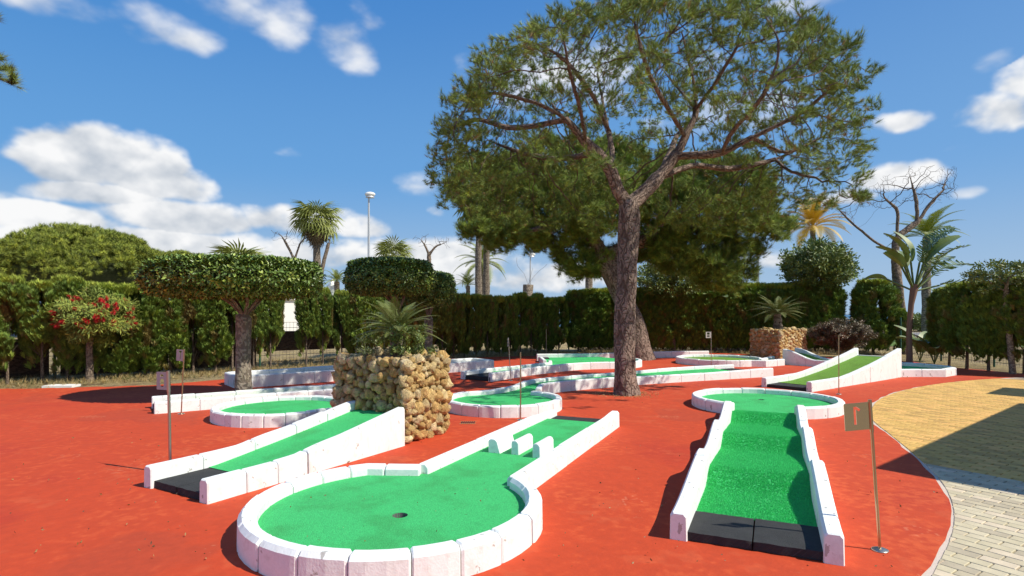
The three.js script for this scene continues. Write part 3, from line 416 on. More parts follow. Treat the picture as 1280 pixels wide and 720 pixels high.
{
  const b1 = G(1100, 688); flag(b1, 1.02, { lean: [-0.07, 0.0], plate: 'one', turn: 0.1, mat: M.bronzePole, label: 'leaning brass pole with a square metal plate cut with the number 1' });
  flag([-3.44, 5.8], 1.03, { plate: 'ring', turn: -0.45, r: 0.014, ps: 0.18, lean: [-0.02, 0], label: 'thick grey pole with an edge-on cut-out plate beside the ramp lane' });
  flag(G(226.5, 517.5), 1.04, { plate: 'seven', turn: -0.45, lean: [0.05, 0], mat: M.bronzePole, label: 'slender pole with a pale T-stencilled plate by the long narrow lane' });
  flag([0.13, 8.72], 1.03, { label: 'bare metal pole beside the lane with stub walls', mat: M.bronzePole });
  flag(G(638.5, 476), 1.04, { lean: [-0.06, 0], plate: 'bare', turn: 1.45, label: 'pole with a plate seen edge-on by the pale lane with a black start mat' });
  flag(G(682.8, 445), 1.03, { label: 'thin bare pole standing against the shaded hedge' });
  flag(G(1048.5, 493), 1.19, { label: 'thin bare pole beside the ski-jump ramp', mat: M.bronzePole });
  flag(G(1055, 445), 1.03, { label: 'thin bare pole in front of the brown clipped bush' });
  flag(G(889, 458.5), 1.08, { plate: 'bare', turn: 0.3, label: 'pole with a frame-like plate beside the round olive green' });
}
// floor drain in the red ground
{ const p = G(585, 528.5), g = thing('floor_drain', 'small dark slotted drain set in the red ground', 'drain', [p[0], 0.003, -p[1]]); for (let k = 0; k < 7; k++) { const b = mesh('slat', box(0.018, 0.006, 0.14, -0.09 + k * 0.03, 0.002, 0), M.dark, g); } mesh('frame', mergeGeometries([box(0.24, 0.004, 0.014, 0, 0, 0.08), box(0.24, 0.004, 0.014, 0, 0, -0.08)]), M.mortar, g); }

// ---------------------------------------------------------------- stone planters
const rocks = Array.from({ length: 9 }, (_, k) => { let g = new THREE.IcosahedronGeometry(1, k % 2 ? 1 : 2); g = mergeVertices(g.deleteAttribute('normal') && g.deleteAttribute('uv') && g); const p = g.attributes.position, uv = []; for (let i = 0; i < p.count; i++) { const v = V(p.getX(i), p.getY(i), p.getZ(i)), q = 0.78 + 0.5 * (fbm(v.x * 1.4 + k * 9, v.y * 1.4, v.z * 1.4, 2) - 0.1) + 0.55 * (fbm(v.x * 3.4, v.y * 3.4 + k * 5, v.z * 3.4, 2) - 0.5); const m = Math.max(Math.abs(v.x), Math.abs(v.y), Math.abs(v.z)), sq = mix(1, 0.78 / m, 0.55); p.setXYZ(i, v.x * q * sq, v.y * q * sq, v.z * q * sq); uv.push(v.x * 0.5 + v.z * 0.35 + k * 0.3, v.y * 0.5 + v.z * 0.3); } g.setAttribute('uv', new THREE.Float32BufferAttribute(uv, 2)); if (k % 2) g = g.toNonIndexed(); g.computeVertexNormals(); return g; });
function planter(c, a, l, la, ll, hgt, label, seed, hole) {  // corner c, sides along a (length la) and l (length ll)
  const g = thing('stone_planter', label, 'planter', [c[0], 0, -c[1]]), R = rng(seed), pt = (s, t) => [a[0] * s + l[0] * t, a[1] * s + l[1] * t];
  const ring = [pt(0.04, 0.04), pt(la - 0.04, 0.04), pt(la - 0.04, ll - 0.04), pt(0.04, ll - 0.04)];
  mesh('core', slab(ring, 0, hgt - 0.1, [0, 0]), M.mortar, g); mesh('soil', slab([pt(0.1, 0.1), pt(la - 0.1, 0.1), pt(la - 0.1, ll - 0.1), pt(0.1, ll - 0.1)], hgt - 0.09, hgt - 0.05, [0, 0]), M.soil, g);
  const faces = [[[0, 0], l, ll, [-a[0], -a[1]], 1, 1], [[0, 0], a, la, [-l[0], -l[1]], 1, 0], [pt(la, 0), l, ll, a, 1.25, 0], [pt(0, ll), a, la, l, 1.25, 0]];
  for (const [o, dir, len, nrm, k, tunnel] of faces) {
    const got = []; for (let tr = 0; tr < 5200; tr++) { // stones of many sizes packed by chance, large ones first
      const r = k * mix(0.078, 0.026, Math.pow(tr / 5200, 0.42)) * (0.85 + 0.3 * R()), sc = -0.02 + R() * (len + 0.04), yy = 0.03 + R() * (hgt - 0.05); if (tunnel && hole && Math.hypot(sc - hole[0], yy - hole[1]) < 0.05 + r * 0.8) continue; if (got.some(q => Math.hypot(q[0] - sc, q[1] - yy) < (q[2] + r) * 0.84)) continue; got.push([sc, yy, r]);
    }
    for (const [sc, yy, r] of got) { const m = mesh('stone', rocks[Math.floor(R() * rocks.length)], M.stones[Math.floor(R() * M.stones.length)], g), out = -0.2 * r + 0.035 * R(); m.position.set(o[0] + dir[0] * sc + nrm[0] * out, yy, -(o[1] + dir[1] * sc + nrm[1] * out)); m.scale.set(r * (0.95 + 0.35 * R()), r * (0.95 + 0.3 * R()), r * (0.9 + 0.25 * R())); m.rotation.set(R() * 6.28, R() * 6.28, R() * 6.28); }
  }
  return g;
}
planter([planterA.p[0] - 0.02, planterA.p[1] + 0.03], planterA.a, planterA.l, 0.8, 1.17, 1.06, 'square planter of rough tan stones at the top of the green ramp lane', 5, [0.55, 0.36]);
{ const l = [-0.43, 0.903], a = [0.79, 0.61], c = G(975, 449); planter(c, a, l, 1.85, 1.25, 1.06, 'tan stone planter behind the short ramp with sloping cheek walls', 15); }

// ---------------------------------------------------------------- growing things
function orient(items) { const m = new THREE.Matrix4(), q = new THREE.Quaternion(), q2 = new THREE.Quaternion(), up = V(0, 1, 0), out = []; for (const it of items) { q.setFromUnitVectors(up, it.d.clone().normalize()); q2.setFromAxisAngle(up, it.r ?? 0); q.multiply(q2); m.compose(it.p, q, V(it.s, it.s * (it.sy ?? 1), it.s)); out.push(m.clone()); } return out; }
function scatter(name, geo, mat, items, parent, kind = 'stuff') {
  const im = new THREE.InstancedMesh(geo, mat, items.length); im.name = name; const ms = orient(items), c = new THREE.Color(); ms.forEach((m, i) => { im.setMatrixAt(i, m); im.setColorAt(i, c.setRGB(...items[i].c)); });
  im.castShadow = im.receiveShadow = true; if (kind) im.userData.kind = kind; parent.add(im); return im;
}
function needleTuft(n, len, wid, seed, spread = 1) { const R = rng(seed), pos = []; for (let i = 0; i < n; i++) { const a = R() * 6.283, tilt = spread * (0.15 + 1.1 * R()), y0 = R() * 0.55 * len, d = V(Math.sin(tilt) * Math.cos(a), Math.cos(tilt), Math.sin(tilt) * Math.sin(a)), s = V(-Math.sin(a), 0, Math.cos(a)).multiplyScalar(wid / 2), l = len * (0.7 + 0.5 * R()); pos.push(s.x, y0, s.z, -s.x, y0, -s.z, d.x * l, y0 + d.y * l, d.z * l); } return geoFrom(pos); }
function leafSpray(n, size, seed, aspect = 0.5, reach = 1, droop = 0) { // n leaves round a short twig, each folded along its midrib
  const R = rng(seed), pos = []; for (let i = 0; i < n; i++) { const a = i * 2.4 + R() * 0.6, t = 0.5 + 0.9 * R() + droop, d = V(Math.sin(t) * Math.cos(a), Math.cos(t), Math.sin(t) * Math.sin(a)), side = V(-Math.sin(a), 0.2 * (R() - 0.5), Math.cos(a)).normalize(), up = V().crossVectors(side, d), b = V(0, (i / n) * size * 1.6 * reach, 0).addScaledVector(d, size * 0.12), w = size * aspect / 2, L = size * (0.8 + 0.4 * R()); const mid = b.clone().addScaledVector(d, L * 0.5).addScaledVector(up, -w * 0.25), tip = b.clone().addScaledVector(d, L).add(V(0, -L * 0.12, 0)), l = b.clone().addScaledVector(d, L * 0.48).addScaledVector(side, w), r = b.clone().addScaledVector(d, L * 0.48).addScaledVector(side, -w); for (const [p, q, s] of [[b, l, mid], [l, tip, mid], [b, mid, r], [mid, tip, r]]) pos.push(p.x, p.y, p.z, q.x, q.y, q.z, s.x, s.y, s.z); } return geoFrom(pos);
}
function cypressSpray(seed) { const R = rng(seed), pos = []; const blade = (bx, by, bz, dx, dy, dz, l, w) => { const s = V(dz, 0, -dx).normalize().multiplyScalar(w / 2); pos.push(bx + s.x, by, bz + s.z, bx - s.x, by, bz - s.z, bx + dx * l, by + dy * l, bz + dz * l); }; for (let k = 0; k < 9; k++) { const a = R() * 6.28, t = 0.15 + 0.55 * R(), dx = Math.sin(t) * Math.cos(a), dz = Math.sin(t) * Math.sin(a), dy = Math.cos(t), y0 = R() * 0.06; for (let m = 0; m < 4; m++) { const f = m / 4 * 0.11, a2 = a + (m % 2 ? 1 : -1) * (0.7 + 0.4 * R()); blade(dx * f, y0 + dy * f, dz * f, Math.sin(t + 0.5) * Math.cos(a2) * 0.7, 0.75, Math.sin(t + 0.5) * Math.sin(a2) * 0.7, 0.055 + 0.02 * R(), 0.02); } blade(0, y0, 0, dx, dy, dz, 0.15, 0.016); } return geoFrom(pos); }
const needles = [needleTuft(40, 0.105, 0.0042, 1), needleTuft(40, 0.105, 0.0042, 2, 0.85)], sprayA = cypressSpray(3), bigNeedles = needleTuft(34, 0.34, 0.03, 6, 1.1), leafA = leafSpray(6, 0.085, 4, 0.5), leafB = leafSpray(7, 0.11, 5, 0.42), leafTiny = leafSpray(7, 0.07, 8, 0.45), narrow = leafSpray(9, 0.12, 9, 0.16, 1.2, 0.1);

// space colonisation: limbs given by hand, twigs grown towards the crown's points
function colonise(paths, attr, { step = 0.25, kill = 0.4, reach = 3, iter = 90, jitter = 0.25, up = 0.05, seed = 1 }) {
  const R = rng(seed), nodes = [], near = new Int32Array(attr.length).fill(-1), nd = new Float32Array(attr.length).fill(1e9), live = attr.map(() => true);
  const add = (p, parent) => { const i = nodes.length; nodes.push({ p, parent, kids: 0 }); if (parent >= 0) nodes[parent].kids++; for (let k = 0; k < attr.length; k++) if (live[k]) { const d = attr[k].distanceToSquared(p); if (d < nd[k]) { nd[k] = d; near[k] = i; } } return i; };
  const made = [];
  for (const [from, pts] of paths) { // from: [path, point] or null
    let parent = from ? made[from[0]][from[1]] : -1; const full = from ? [nodes[parent].p, ...pts] : pts, c = new THREE.CatmullRomCurve3(full, false, 'centripetal'), ids = from ? [parent] : [], n = Math.max(1, Math.round(c.getLength() / step)), marks = full.map(() => 0);
    const list = []; for (let i = from ? 1 : 0; i <= n; i++) { const p = c.getPoint(i / n); if (i > 0 && i < n) p.add(V(R() - 0.5, R() - 0.5, R() - 0.5).multiplyScalar(step * jitter * 0.3)); parent = add(p, parent); list.push(parent); }
    made.push(full.map(q => { let b = list[0], bd = 1e9; for (const i of list) { const d = nodes[i].p.distanceToSquared(q); if (d < bd) { bd = d; b = i; } } return b; }));
  }
  for (let it = 0; it < iter; it++) {
    const acc = new Map();
    for (let k = 0; k < attr.length; k++) { if (!live[k]) continue; if (nd[k] < kill * kill) { live[k] = false; continue; } if (nd[k] > reach * reach) continue; const i = near[k], d = attr[k].clone().sub(nodes[i].p).normalize(); if (acc.has(i)) acc.get(i).add(d); else acc.set(i, d); }
    let grown = 0; for (const [i, d] of acc) { d.normalize().add(V(R() - 0.5, R() - 0.5 + up, R() - 0.5).multiplyScalar(jitter * 2)).normalize(); if (nodes[i].kids > 3) { let best = 1e9; } const p = nodes[i].p.clone().addScaledVector(d, step); add(p, i); grown++; if (nodes[i].kids > 5) for (let k = 0; k < attr.length; k++) if (near[k] === i && live[k]) live[k] = false; }
    if (!grown || nodes.length > 9000) break;
  }
  return nodes;
}
function thicken(nodes, tip, trunk, flare = 0.3, flareH = 0.3) {
  const n = nodes.length, leaves = nodes.reduce((s, q) => s + (q.kids === 0), 0), e = Math.log(Math.max(2, leaves)) / Math.log(trunk / tip), a = new Float64Array(n);
  for (let i = n - 1; i >= 0; i--) { if (nodes[i].kids === 0) a[i] += Math.pow(tip, e); nodes[i].r = Math.pow(a[i], 1 / e); if (nodes[i].parent >= 0) a[nodes[i].parent] += a[i]; }
  const y0 = nodes[0].p.y; for (const q of nodes) { const h = q.p.y - y0; if (q.r > trunk * 0.5) q.r *= 1 + flare * Math.exp(-h / flareH); } return nodes;
}
function tubes(nodes, uvScale = 1.2, maxR = 1e9, lumpy = 0.06) {
  const kids = nodes.map(() => []); nodes.forEach((q, i) => { if (q.parent >= 0) kids[q.parent].push(i); }); const starts = [[0, -1]], pos = [], uv = [], idx = [];
  while (starts.length) {
    const [first, par] = starts.pop(), chain = par >= 0 ? [par] : []; let i = first; while (i !== undefined) { chain.push(i); const ks = kids[i].slice().sort((a, b) => nodes[b].r - nodes[a].r); for (let k = 1; k < ks.length; k++) starts.push([ks[k], i]); i = ks[0]; }
    if (chain.length < 2) continue; const R0 = nodes[first].r, sides = R0 > 0.12 ? 14 : R0 > 0.04 ? 8 : R0 > 0.015 ? 5 : 3, wraps = Math.max(1, Math.round(2 * Math.PI * R0 * uvScale)), base = pos.length / 3; let len = 0, nrm = V(1, 0, 0.3);
    chain.forEach((id, k) => {
      const p = nodes[id].p, pa = nodes[chain[Math.max(0, k - 1)]].p, pb = nodes[chain[Math.min(chain.length - 1, k + 1)]].p, t = pb.clone().sub(pa).normalize(); nrm.addScaledVector(t, -nrm.dot(t)); if (nrm.lengthSq() < 1e-6) nrm.set(t.y, -t.x, 0.1); nrm.normalize(); const bi = V().crossVectors(t, nrm); if (k) len += p.distanceTo(pa);
      const r = par >= 0 && k === 0 ? Math.min(nodes[id].r, R0 * 1.3) : nodes[id].r;
      for (let j = 0; j <= sides; j++) { const a = j / sides * 2 * Math.PI, rr = r * (1 + (sides > 5 ? lumpy * Math.sin(a * 3 + len * 2.1) + lumpy * Math.sin(a * 2 - len * 3.3) : 0)); pos.push(p.x + (nrm.x * Math.cos(a) + bi.x * Math.sin(a)) * rr, p.y + (nrm.y * Math.cos(a) + bi.y * Math.sin(a)) * rr, p.z + (nrm.z * Math.cos(a) + bi.z * Math.sin(a)) * rr); uv.push(j / sides * wraps, len * uvScale); }
    });
    for (let k = 0; k < chain.length - 1; k++) for (let j = 0; j < sides; j++) { const a = base + k * (sides + 1) + j, b = a + sides + 1; idx.push(a, a + 1, b, a + 1, b + 1, b); }
  }
  return geoFrom(pos, uv, idx);
}
// split the wood into trunk (thick) and branches (thin)
function wood(nodes, parent, mat, uvScale, limbR) {
  const keep = [], map = new Map(); nodes.forEach((q, i) => { if (q.r >= limbR && (q.parent < 0 || map.has(q.parent))) { map.set(i, keep.length); keep.push({ ...q, parent: q.parent < 0 ? -1 : map.get(q.parent) }); } });
  const tk = mesh('trunk', tubes(keep, uvScale), mat, parent);
  const rest = []; const m2 = new Map(); nodes.forEach((q, i) => { if (map.has(i)) return; let par = q.parent; if (map.has(par)) { const id = rest.length; rest.push({ p: nodes[par].p, r: q.r, parent: -1, root: true }); m2.set(i, rest.length); rest.push({ ...q, parent: id }); } else { m2.set(i, rest.length); rest.push({ ...q, parent: m2.get(par) }); } });
  if (rest.length) { const gs = [], roots = rest.map((q, i) => q.parent < 0 ? i : -1).filter(i => i >= 0); const owner = new Int32Array(rest.length); rest.forEach((q, i) => owner[i] = q.parent < 0 ? i : owner[q.parent]); const groups = new Map(roots.map(r => [r, []])); rest.forEach((q, i) => groups.get(owner[i]).push(i)); for (const ids of groups.values()) { const m = new Map(ids.map((id, k) => [id, k])); gs.push(tubes(ids.map(id => ({ ...rest[id], parent: rest[id].parent < 0 ? -1 : m.get(rest[id].parent) })), uvScale)); } mesh('branches', mergeGeometries(gs), mat, tk); }
}
const jit = (R, c, k = 0.25) => { const a = 1 + (R() - 0.5) * 2 * k, b = (R() - 0.5) * k * 0.5; return [c[0] * (a + b), c[1] * a, c[2] * (a - b)]; };

// ---------------------------------------------------------------- the two pines
{ // big umbrella pine
  const d = 11.5, b = G(783, 493), base = V(b[0], 0, -b[1]), R = rng(11), g = thing('pine_tree', 'tall umbrella pine with a bare forking trunk rising from the red ground', 'tree', [base.x, 0, base.z]);
  const q = (px, py, dd = 0) => P(px, py, b[1] + dd).sub(base);
  const trunk = [V(0, -0.05, 0), q(780.5, 460), q(780, 422), q(784, 354), q(785, 296), q(786, 258)];
  const paths = [[null, trunk],
    [[0, 5], [q(773, 240, -0.1), q(763, 213, -0.2), q(748, 194, -0.3), q(729, 174, -0.3), q(705, 147, -0.5), q(668, 128, -0.8), q(630, 118, -1)]],
    [[0, 5], [q(804, 242, 0.15), q(822, 223, 0.3), q(842, 198, 0.4), q(858, 168, 0.5), q(870, 138, 0.6), q(862, 80, 0.4), q(852, 40, 0.2)]],
    [[2, 3], [q(870, 194, 0.2), q(903, 190, -0.1), q(940, 172, -0.3), q(975, 155, -0.5), q(1010, 136, -0.7)]],
    [[2, 2], [q(868, 207, 0.8), q(912, 211, 1.2), q(965, 200, 1.5), q(1020, 178, 1.6)]],
    [[1, 2], [q(765, 190, 0.6), q(760, 160, 1), q(752, 120, 1.5), q(745, 80, 1.7)]],
    [[1, 3], [q(718, 196, 0.7), q(690, 198, 1.3), q(650, 190, 1.9), q(610, 175, 2.2)]],
    [[2, 4], [q(838, 140, -0.9), q(815, 100, -1.8), q(800, 60, -2.4)]],
    [[1, 4], [q(725, 135, -1.4), q(712, 90, -2.4), q(705, 50, -2.8)]],
    [[2, 2], [q(838, 190, 1.4), q(850, 165, 2.4), q(880, 145, 3)]],
    [[3, 2], [q(915, 165, -1.2), q(950, 125, -2.2), q(965, 95, -2.6)]],
    [[3, 3], [q(985, 190, 0.6), q(1030, 170, 0.9), q(1068, 158, 1.0)]], [[4, 3], [q(990, 215, 0.9), q(1020, 222, 0.8)]], [[1, 5], [q(640, 160, 0.3), q(595, 150, 0.5), q(565, 160, 0.6)]], [[2, 5], [q(890, 110, -0.6), q(915, 70, -1.2)]], [[5, 2], [q(735, 110, -0.4), q(700, 70, -0.8), q(670, 55, -1)]], [[2, 5], [q(835, 95, 1.8), q(815, 70, 2.6)]],
    [[1, 4], [q(715, 160, 1.5), q(690, 130, 2.4), q(680, 110, 2.9)]],
  ];
  const c = V(0.42, 4.75, -0.15), A = [4.5, 2.65, 4.0], attr = [];
  while (attr.length < 4800) { const v = V(R() * 2 - 1, R() * 1.42 - 0.42, R() * 2 - 1), l = v.length(); if (l > 1 || l < 0.35) continue; const lump = 0.86 + 0.26 * fbm(v.x / l * 2.2 + 5, v.y / l * 2.2, v.z / l * 2.2, 2); if (l > lump) continue; if (R() > (l > lump - 0.17 ? 1 : 0.05)) continue; const hr = Math.hypot(v.x, v.z); if (v.z > 0.15 && v.y < 0.1 + 0.55 * v.z - 0.3 * Math.abs(v.x) && R() > 0.06) continue; if (v.y < 0 && (hr < 0.62 || v.y < -0.34 * hr + 0.02 - 0.1)) continue; attr.push(V(c.x + v.x * A[0], c.y + v.y * A[1], c.z + v.z * A[2])); }
  const nodes = thicken(colonise(paths, attr, { step: 0.17, kill: 0.19, reach: 2.6, iter: 90, jitter: 0.28, up: 0.08, seed: 3 }), 0.0048, 0.205, 0.42, 0.35);
  wood(nodes, g, M.pineBark, 1.0, 0.045);
  const it = []; nodes.forEach((n, i) => { if (n.r > 0.013 || n.p.y < 3.4) return; const par = nodes[n.parent].p, dir = n.p.clone().sub(par).normalize(), cnt = n.kids === 0 ? 15 : n.r < 0.0066 ? 2.2 : n.r < 0.0085 ? 0.4 : 0.04; for (let k = 0; k < cnt; k++) { if (cnt < 1 && R() > cnt) continue; it.push({ p: par.clone().lerp(n.p, R() * 1.2).add(V((R() - 0.5) * 0.2, (R() - 0.5) * 0.16, (R() - 0.5) * 0.2)), d: dir.clone().multiplyScalar(0.8).add(V((R() - 0.5) * 1.3, 0.5 + (R() - 0.5) * 0.7, (R() - 0.5) * 1.3)), r: R() * 6, s: 0.75 + 0.5 * R(), c: jit(R, R() < 0.04 ? [0.3, 0.2, 0.08] : R() < 0.3 ? [0.28, 0.35, 0.05] : [0.17, 0.235, 0.038], 0.3) }); } });
  const half = it.filter((_, i) => i % 2), other = it.filter((_, i) => !(i % 2)); scatter('needles', needles[0], M.needle, half, g); scatter('needles', needles[1], M.needle, other, g);
  console.log('pine nodes', nodes.length, 'tufts', it.length);
  // needles fallen round its foot
  const lit = []; for (let k = 0; k < 260; k++) { const a = R() * 6.28, r = 0.25 + 0.3 * Math.abs(R() + R() - 1) * 1.2; lit.push({ p: V(base.x + Math.cos(a) * r * 1.4, 0.006, base.z + Math.sin(a) * r), d: V(R() - 0.5, 0.06, R() - 0.5), r: R() * 6, s: 0.26, c: jit(R, [0.5, 0.36, 0.17], 0.4) }); } const o = scatter('fallen_needles', needles[0], M.needle, lit, scene); o.userData.kind = 'stuff'; o.userData.label = 'dry fallen needles round the foot of the big pine'; o.userData.category = 'needles';
}
{ // second pine behind, leaning, with a dense crown
  const b = G(803, 449.5), base = V(b[0], 0, -b[1]), D = b[1], R = rng(12), g = thing('pine_tree', 'leaning dark pine with a dense rounded crown behind the big umbrella pine', 'tree', [base.x, 0, base.z]), q = (px, py, dd = 0) => P(px, py, D + dd).sub(base);
  const paths = [[null, [V(0, -0.05, 0), q(795, 415), q(780, 375), q(757, 325), q(740, 295)]], [[0, 4], [q(715, 270, 0.5), q(680, 245, 1), q(640, 235, 1)]], [[0, 4], [q(738, 265, -0.5), q(735, 230, -0.8), q(745, 200, -0.8)]], [[0, 3], [q(790, 305, 0.5), q(835, 290, 0.3), q(880, 280, 0)]], [[3, 2], [q(860, 260, -0.3), q(890, 235, -0.6)]], [[1, 1], [q(690, 280, -0.5), q(650, 290, -1), q(610, 280, -1)]], [[3, 1], [q(850, 310, 1), q(890, 325, 1.4)]]];
  const lobes = [[640, 235, 0.5, 2.0, 1.25], [595, 232, 0, 1.1, 1.0], [700, 210, 1, 2.0, 1.2], [620, 285, -0.5, 1.4, 0.85], [690, 290, 0.5, 1.6, 0.9], [740, 250, -1, 1.7, 1.4], [760, 215, 1.5, 1.7, 1.3], [860, 262, 0.2, 2.2, 1.7], [905, 238, -0.4, 1.6, 1.3], [930, 280, 0.2, 1.6, 1.3], [865, 315, 0.6, 1.7, 1.0], [905, 340, 0.3, 1.2, 0.75], [820, 235, 1.8, 1.7, 1.3], [735, 330, 0.6, 1.2, 0.6], [820, 300, 1.2, 1.2, 1.0]], attr = [];
  for (const [px, py, dd, rx, ry] of lobes) { const c = q(px, py, dd); let k = 0; while (k < 110 * rx) { const v = V(R() * 2 - 1, R() * 2 - 1, R() * 2 - 1), l = v.length(); if (l > 1 || l < 0.5) continue; attr.push(V(c.x + v.x * rx, c.y + v.y * ry, c.z + v.z * rx)); k++; } }
  const nodes = thicken(colonise(paths, attr, { step: 0.26, kill: 0.3, reach: 3.2, iter: 80, jitter: 0.25, up: 0.04, seed: 4 }), 0.007, 0.36, 0.3, 0.4); wood(nodes, g, M.pineBark, 1.0, 0.06);
  const it = []; nodes.forEach((n) => { if (n.r > 0.02 || n.p.y < 2.0) return; const par = nodes[n.parent].p, dir = n.p.clone().sub(par).normalize(), cnt = n.kids === 0 ? 40 : n.r < 0.01 ? 20 : 6; for (let k = 0; k < cnt; k++) it.push({ p: par.clone().lerp(n.p, R() * 1.3).add(V((R() - 0.5) * 0.42, (R() - 0.5) * 0.36, (R() - 0.5) * 0.42)), d: dir.clone().multiplyScalar(0.7).add(V((R() - 0.5) * 1.3, 0.6 + (R() - 0.5) * 0.6, (R() - 0.5) * 1.3)), r: R() * 6, s: 1.5 + 0.8 * R(), c: jit(R, R() < 0.35 ? [0.29, 0.37, 0.05] : [0.165, 0.235, 0.036], 0.3) }); });
  scatter('needles', needles[0], M.needle, it, g); console.log('pine2 nodes', nodes.length, 'tufts', it.length);
}
{ // branch of a pine outside the left of the frame
  const R = rng(13), g = thing('pine_tree', 'pine beyond the left edge whose branch tips hang into the sky', 'tree', [-10.15, 0, -8.2]); const attr = []; while (attr.length < 420) { const v = V(R() * 2 - 1, R() * 1.3 - 0.3, R() * 2 - 1), l = v.length(); if (l > 1 || l < 0.55) continue; attr.push(V(0.15 + v.x * 2.35, 5.75 + v.y * 1.4, v.z * 2.3)); }
  const nodes = thicken(colonise([[null, [V(0, -0.05, 0), V(0.1, 1.5, 0), V(-0.05, 3, 0.1), V(0.1, 4, 0)]], [[0, 3], [V(0.8, 4.6, 0.2), V(1.6, 5, 0.3)]], [[0, 3], [V(-0.8, 4.7, -0.2), V(-1.5, 5.1, -0.3)]], [[0, 3], [V(0.1, 4.8, -0.8), V(0.2, 5.1, -1.5)]]], attr, { step: 0.22, kill: 0.3, reach: 2, iter: 50, jitter: 0.3, seed: 7 }), 0.007, 0.19, 0.3, 0.3); wood(nodes, g, M.pineBark, 1.0, 0.05);
  const it = []; nodes.forEach((n) => { if (n.r > 0.02 || n.p.y < 4.2) return; const par = nodes[n.parent].p, dir = n.p.clone().sub(par).normalize(); for (let k = 0; k < (n.kids === 0 ? 14 : 6); k++) it.push({ p: par.clone().lerp(n.p, R() * 1.2), d: dir.clone().add(V(R() - 0.5, 0.4 + (R() - 0.5) * 0.7, R() - 0.5)), r: R() * 6, s: 1.1 + 0.6 * R(), c: jit(R, [0.18, 0.23, 0.04], 0.3) }); }); scatter('needles', needles[0], M.needle, it, g);
}

// ---------------------------------------------------------------- clipped trees with flat crowns
function clipped(label, base, trunkTop, crown, R0, n, seed, lean = 0) { // crown: [cx, y, cz, rx, ry, rz] local
  const R = rng(seed), g = thing('clipped_tree', label, 'tree', [base.x, 0, base.z]), [cx, cy, cz, rx, ry, rz] = crown, paths = [[null, [V(0, -0.05, 0), V(lean * 0.3, trunkTop * 0.5, 0.02), V(lean, trunkTop, 0)]]];
  for (let k = 0; k < 7; k++) { const a = k / 7 * 6.283 + 0.4 * R(), e = 0.45 + 0.15 * R(); paths.push([[0, 2], [V(lean + Math.cos(a) * 0.16 * rx, mix(trunkTop, cy, 0.38), Math.sin(a) * 0.2 * rz), V(cx + Math.cos(a) * e * rx * 0.8, cy - ry * 0.55, cz + Math.sin(a) * e * rz * 0.8), V(cx + Math.cos(a) * (e + 0.3) * rx, cy + 0.1 * R(), cz + Math.sin(a) * (e + 0.3) * rz)]]); }
  const nodes = thicken(colonise(paths, [], { step: 0.12, jitter: 0.3, seed }), 0.03, R0, 0.25, 0.2); mesh('trunk', tubes(nodes, 1.6), M.paleBark, g);
  const core = new THREE.SphereGeometry(1, 28, 14), p = core.attributes.position; for (let i = 0; i < p.count; i++) { const v = V(p.getX(i), p.getY(i), p.getZ(i)), e = Math.sign(v.y) * Math.pow(Math.abs(v.y), 0.6); p.setXYZ(i, cx + v.x * rx * 0.88, cy + e * ry * 0.74, cz + v.z * rz * 0.88); } core.computeVertexNormals(); mesh('dark_core', core, std({ color: C(0.05, 0.07, 0.02), roughness: 1 }), g);  // solid core added to block light through the crown, darker than the leaves
  const it = []; for (let k = 0; k < n; k++) { const a = R() * 6.283; let x, y, z, nrm; const u = R(); // superellipsoid: flat top, flat base, rounded rim
    const ph = Math.asin(2 * u - 1), cs = Math.pow(Math.cos(ph), 0.42), sn = Math.sign(ph) * Math.pow(Math.abs(Math.sin(ph)), 0.75); const wob = 0.965 + 0.07 * fbm(Math.cos(a) * 2 + seed, sn, Math.sin(a) * 2, 2), dep = 1 - 0.16 * R() * R();
    x = cs * Math.cos(a) * wob * dep; z = cs * Math.sin(a) * wob * dep; y = sn * (0.97 + 0.06 * fbm(x * 3 + 3, 1, z * 3, 2)) * dep; if (R() < 0.5) { const rr = Math.sqrt(R()) * 0.95; x = Math.cos(a) * rr; z = Math.sin(a) * rr; y = (R() < 0.72 ? 1 : -1) * (1 - 0.35 * Math.pow(rr, 6)) * (0.96 + 0.06 * fbm(x * 3 + 3, 1, z * 3, 2)); }
    nrm = V(x / rx, y / ry * 1.4, z / rz).normalize(); it.push({ p: V(cx + x * rx, cy + y * ry, cz + z * rz), d: nrm.clone().add(V((R() - 0.5) * 1.3, 0.35 + (R() - 0.5), (R() - 0.5) * 1.3)), r: R() * 6, s: 0.55 + 0.45 * R(), c: jit(R, R() < 0.22 ? [0.27, 0.35, 0.06] : [0.105, 0.17, 0.03], 0.3) }); }
  scatter('foliage', leafA, M.glossy, it, g); return g;
}
clipped('clipped tree with a wide flat table-shaped crown above the raised white basin', V(-5.07, 0, -10.9), 1.55, [-0.17, 2.27, 0, 1.58, 0.25, 1.2], 0.14, 16000, 31);
{ const b = V((493 - 640) / F * 14.2, 0, -14.2); clipped('clipped tree with a rounded flat crown standing behind the stone planter', b, 1.6, [-0.1, 2.5, 0, 1.02, 0.32, 0.95], 0.125, 10500, 32, 0.05); }
{ const b = V((536 - 640) / F * 16.2, 0, -16.2); clipped('smaller clipped tree partly hidden by the rounded crown behind the stone planter', b, 1.5, [-0.05, 2.3, 0, 0.72, 0.36, 0.75], 0.115, 5500, 33); }

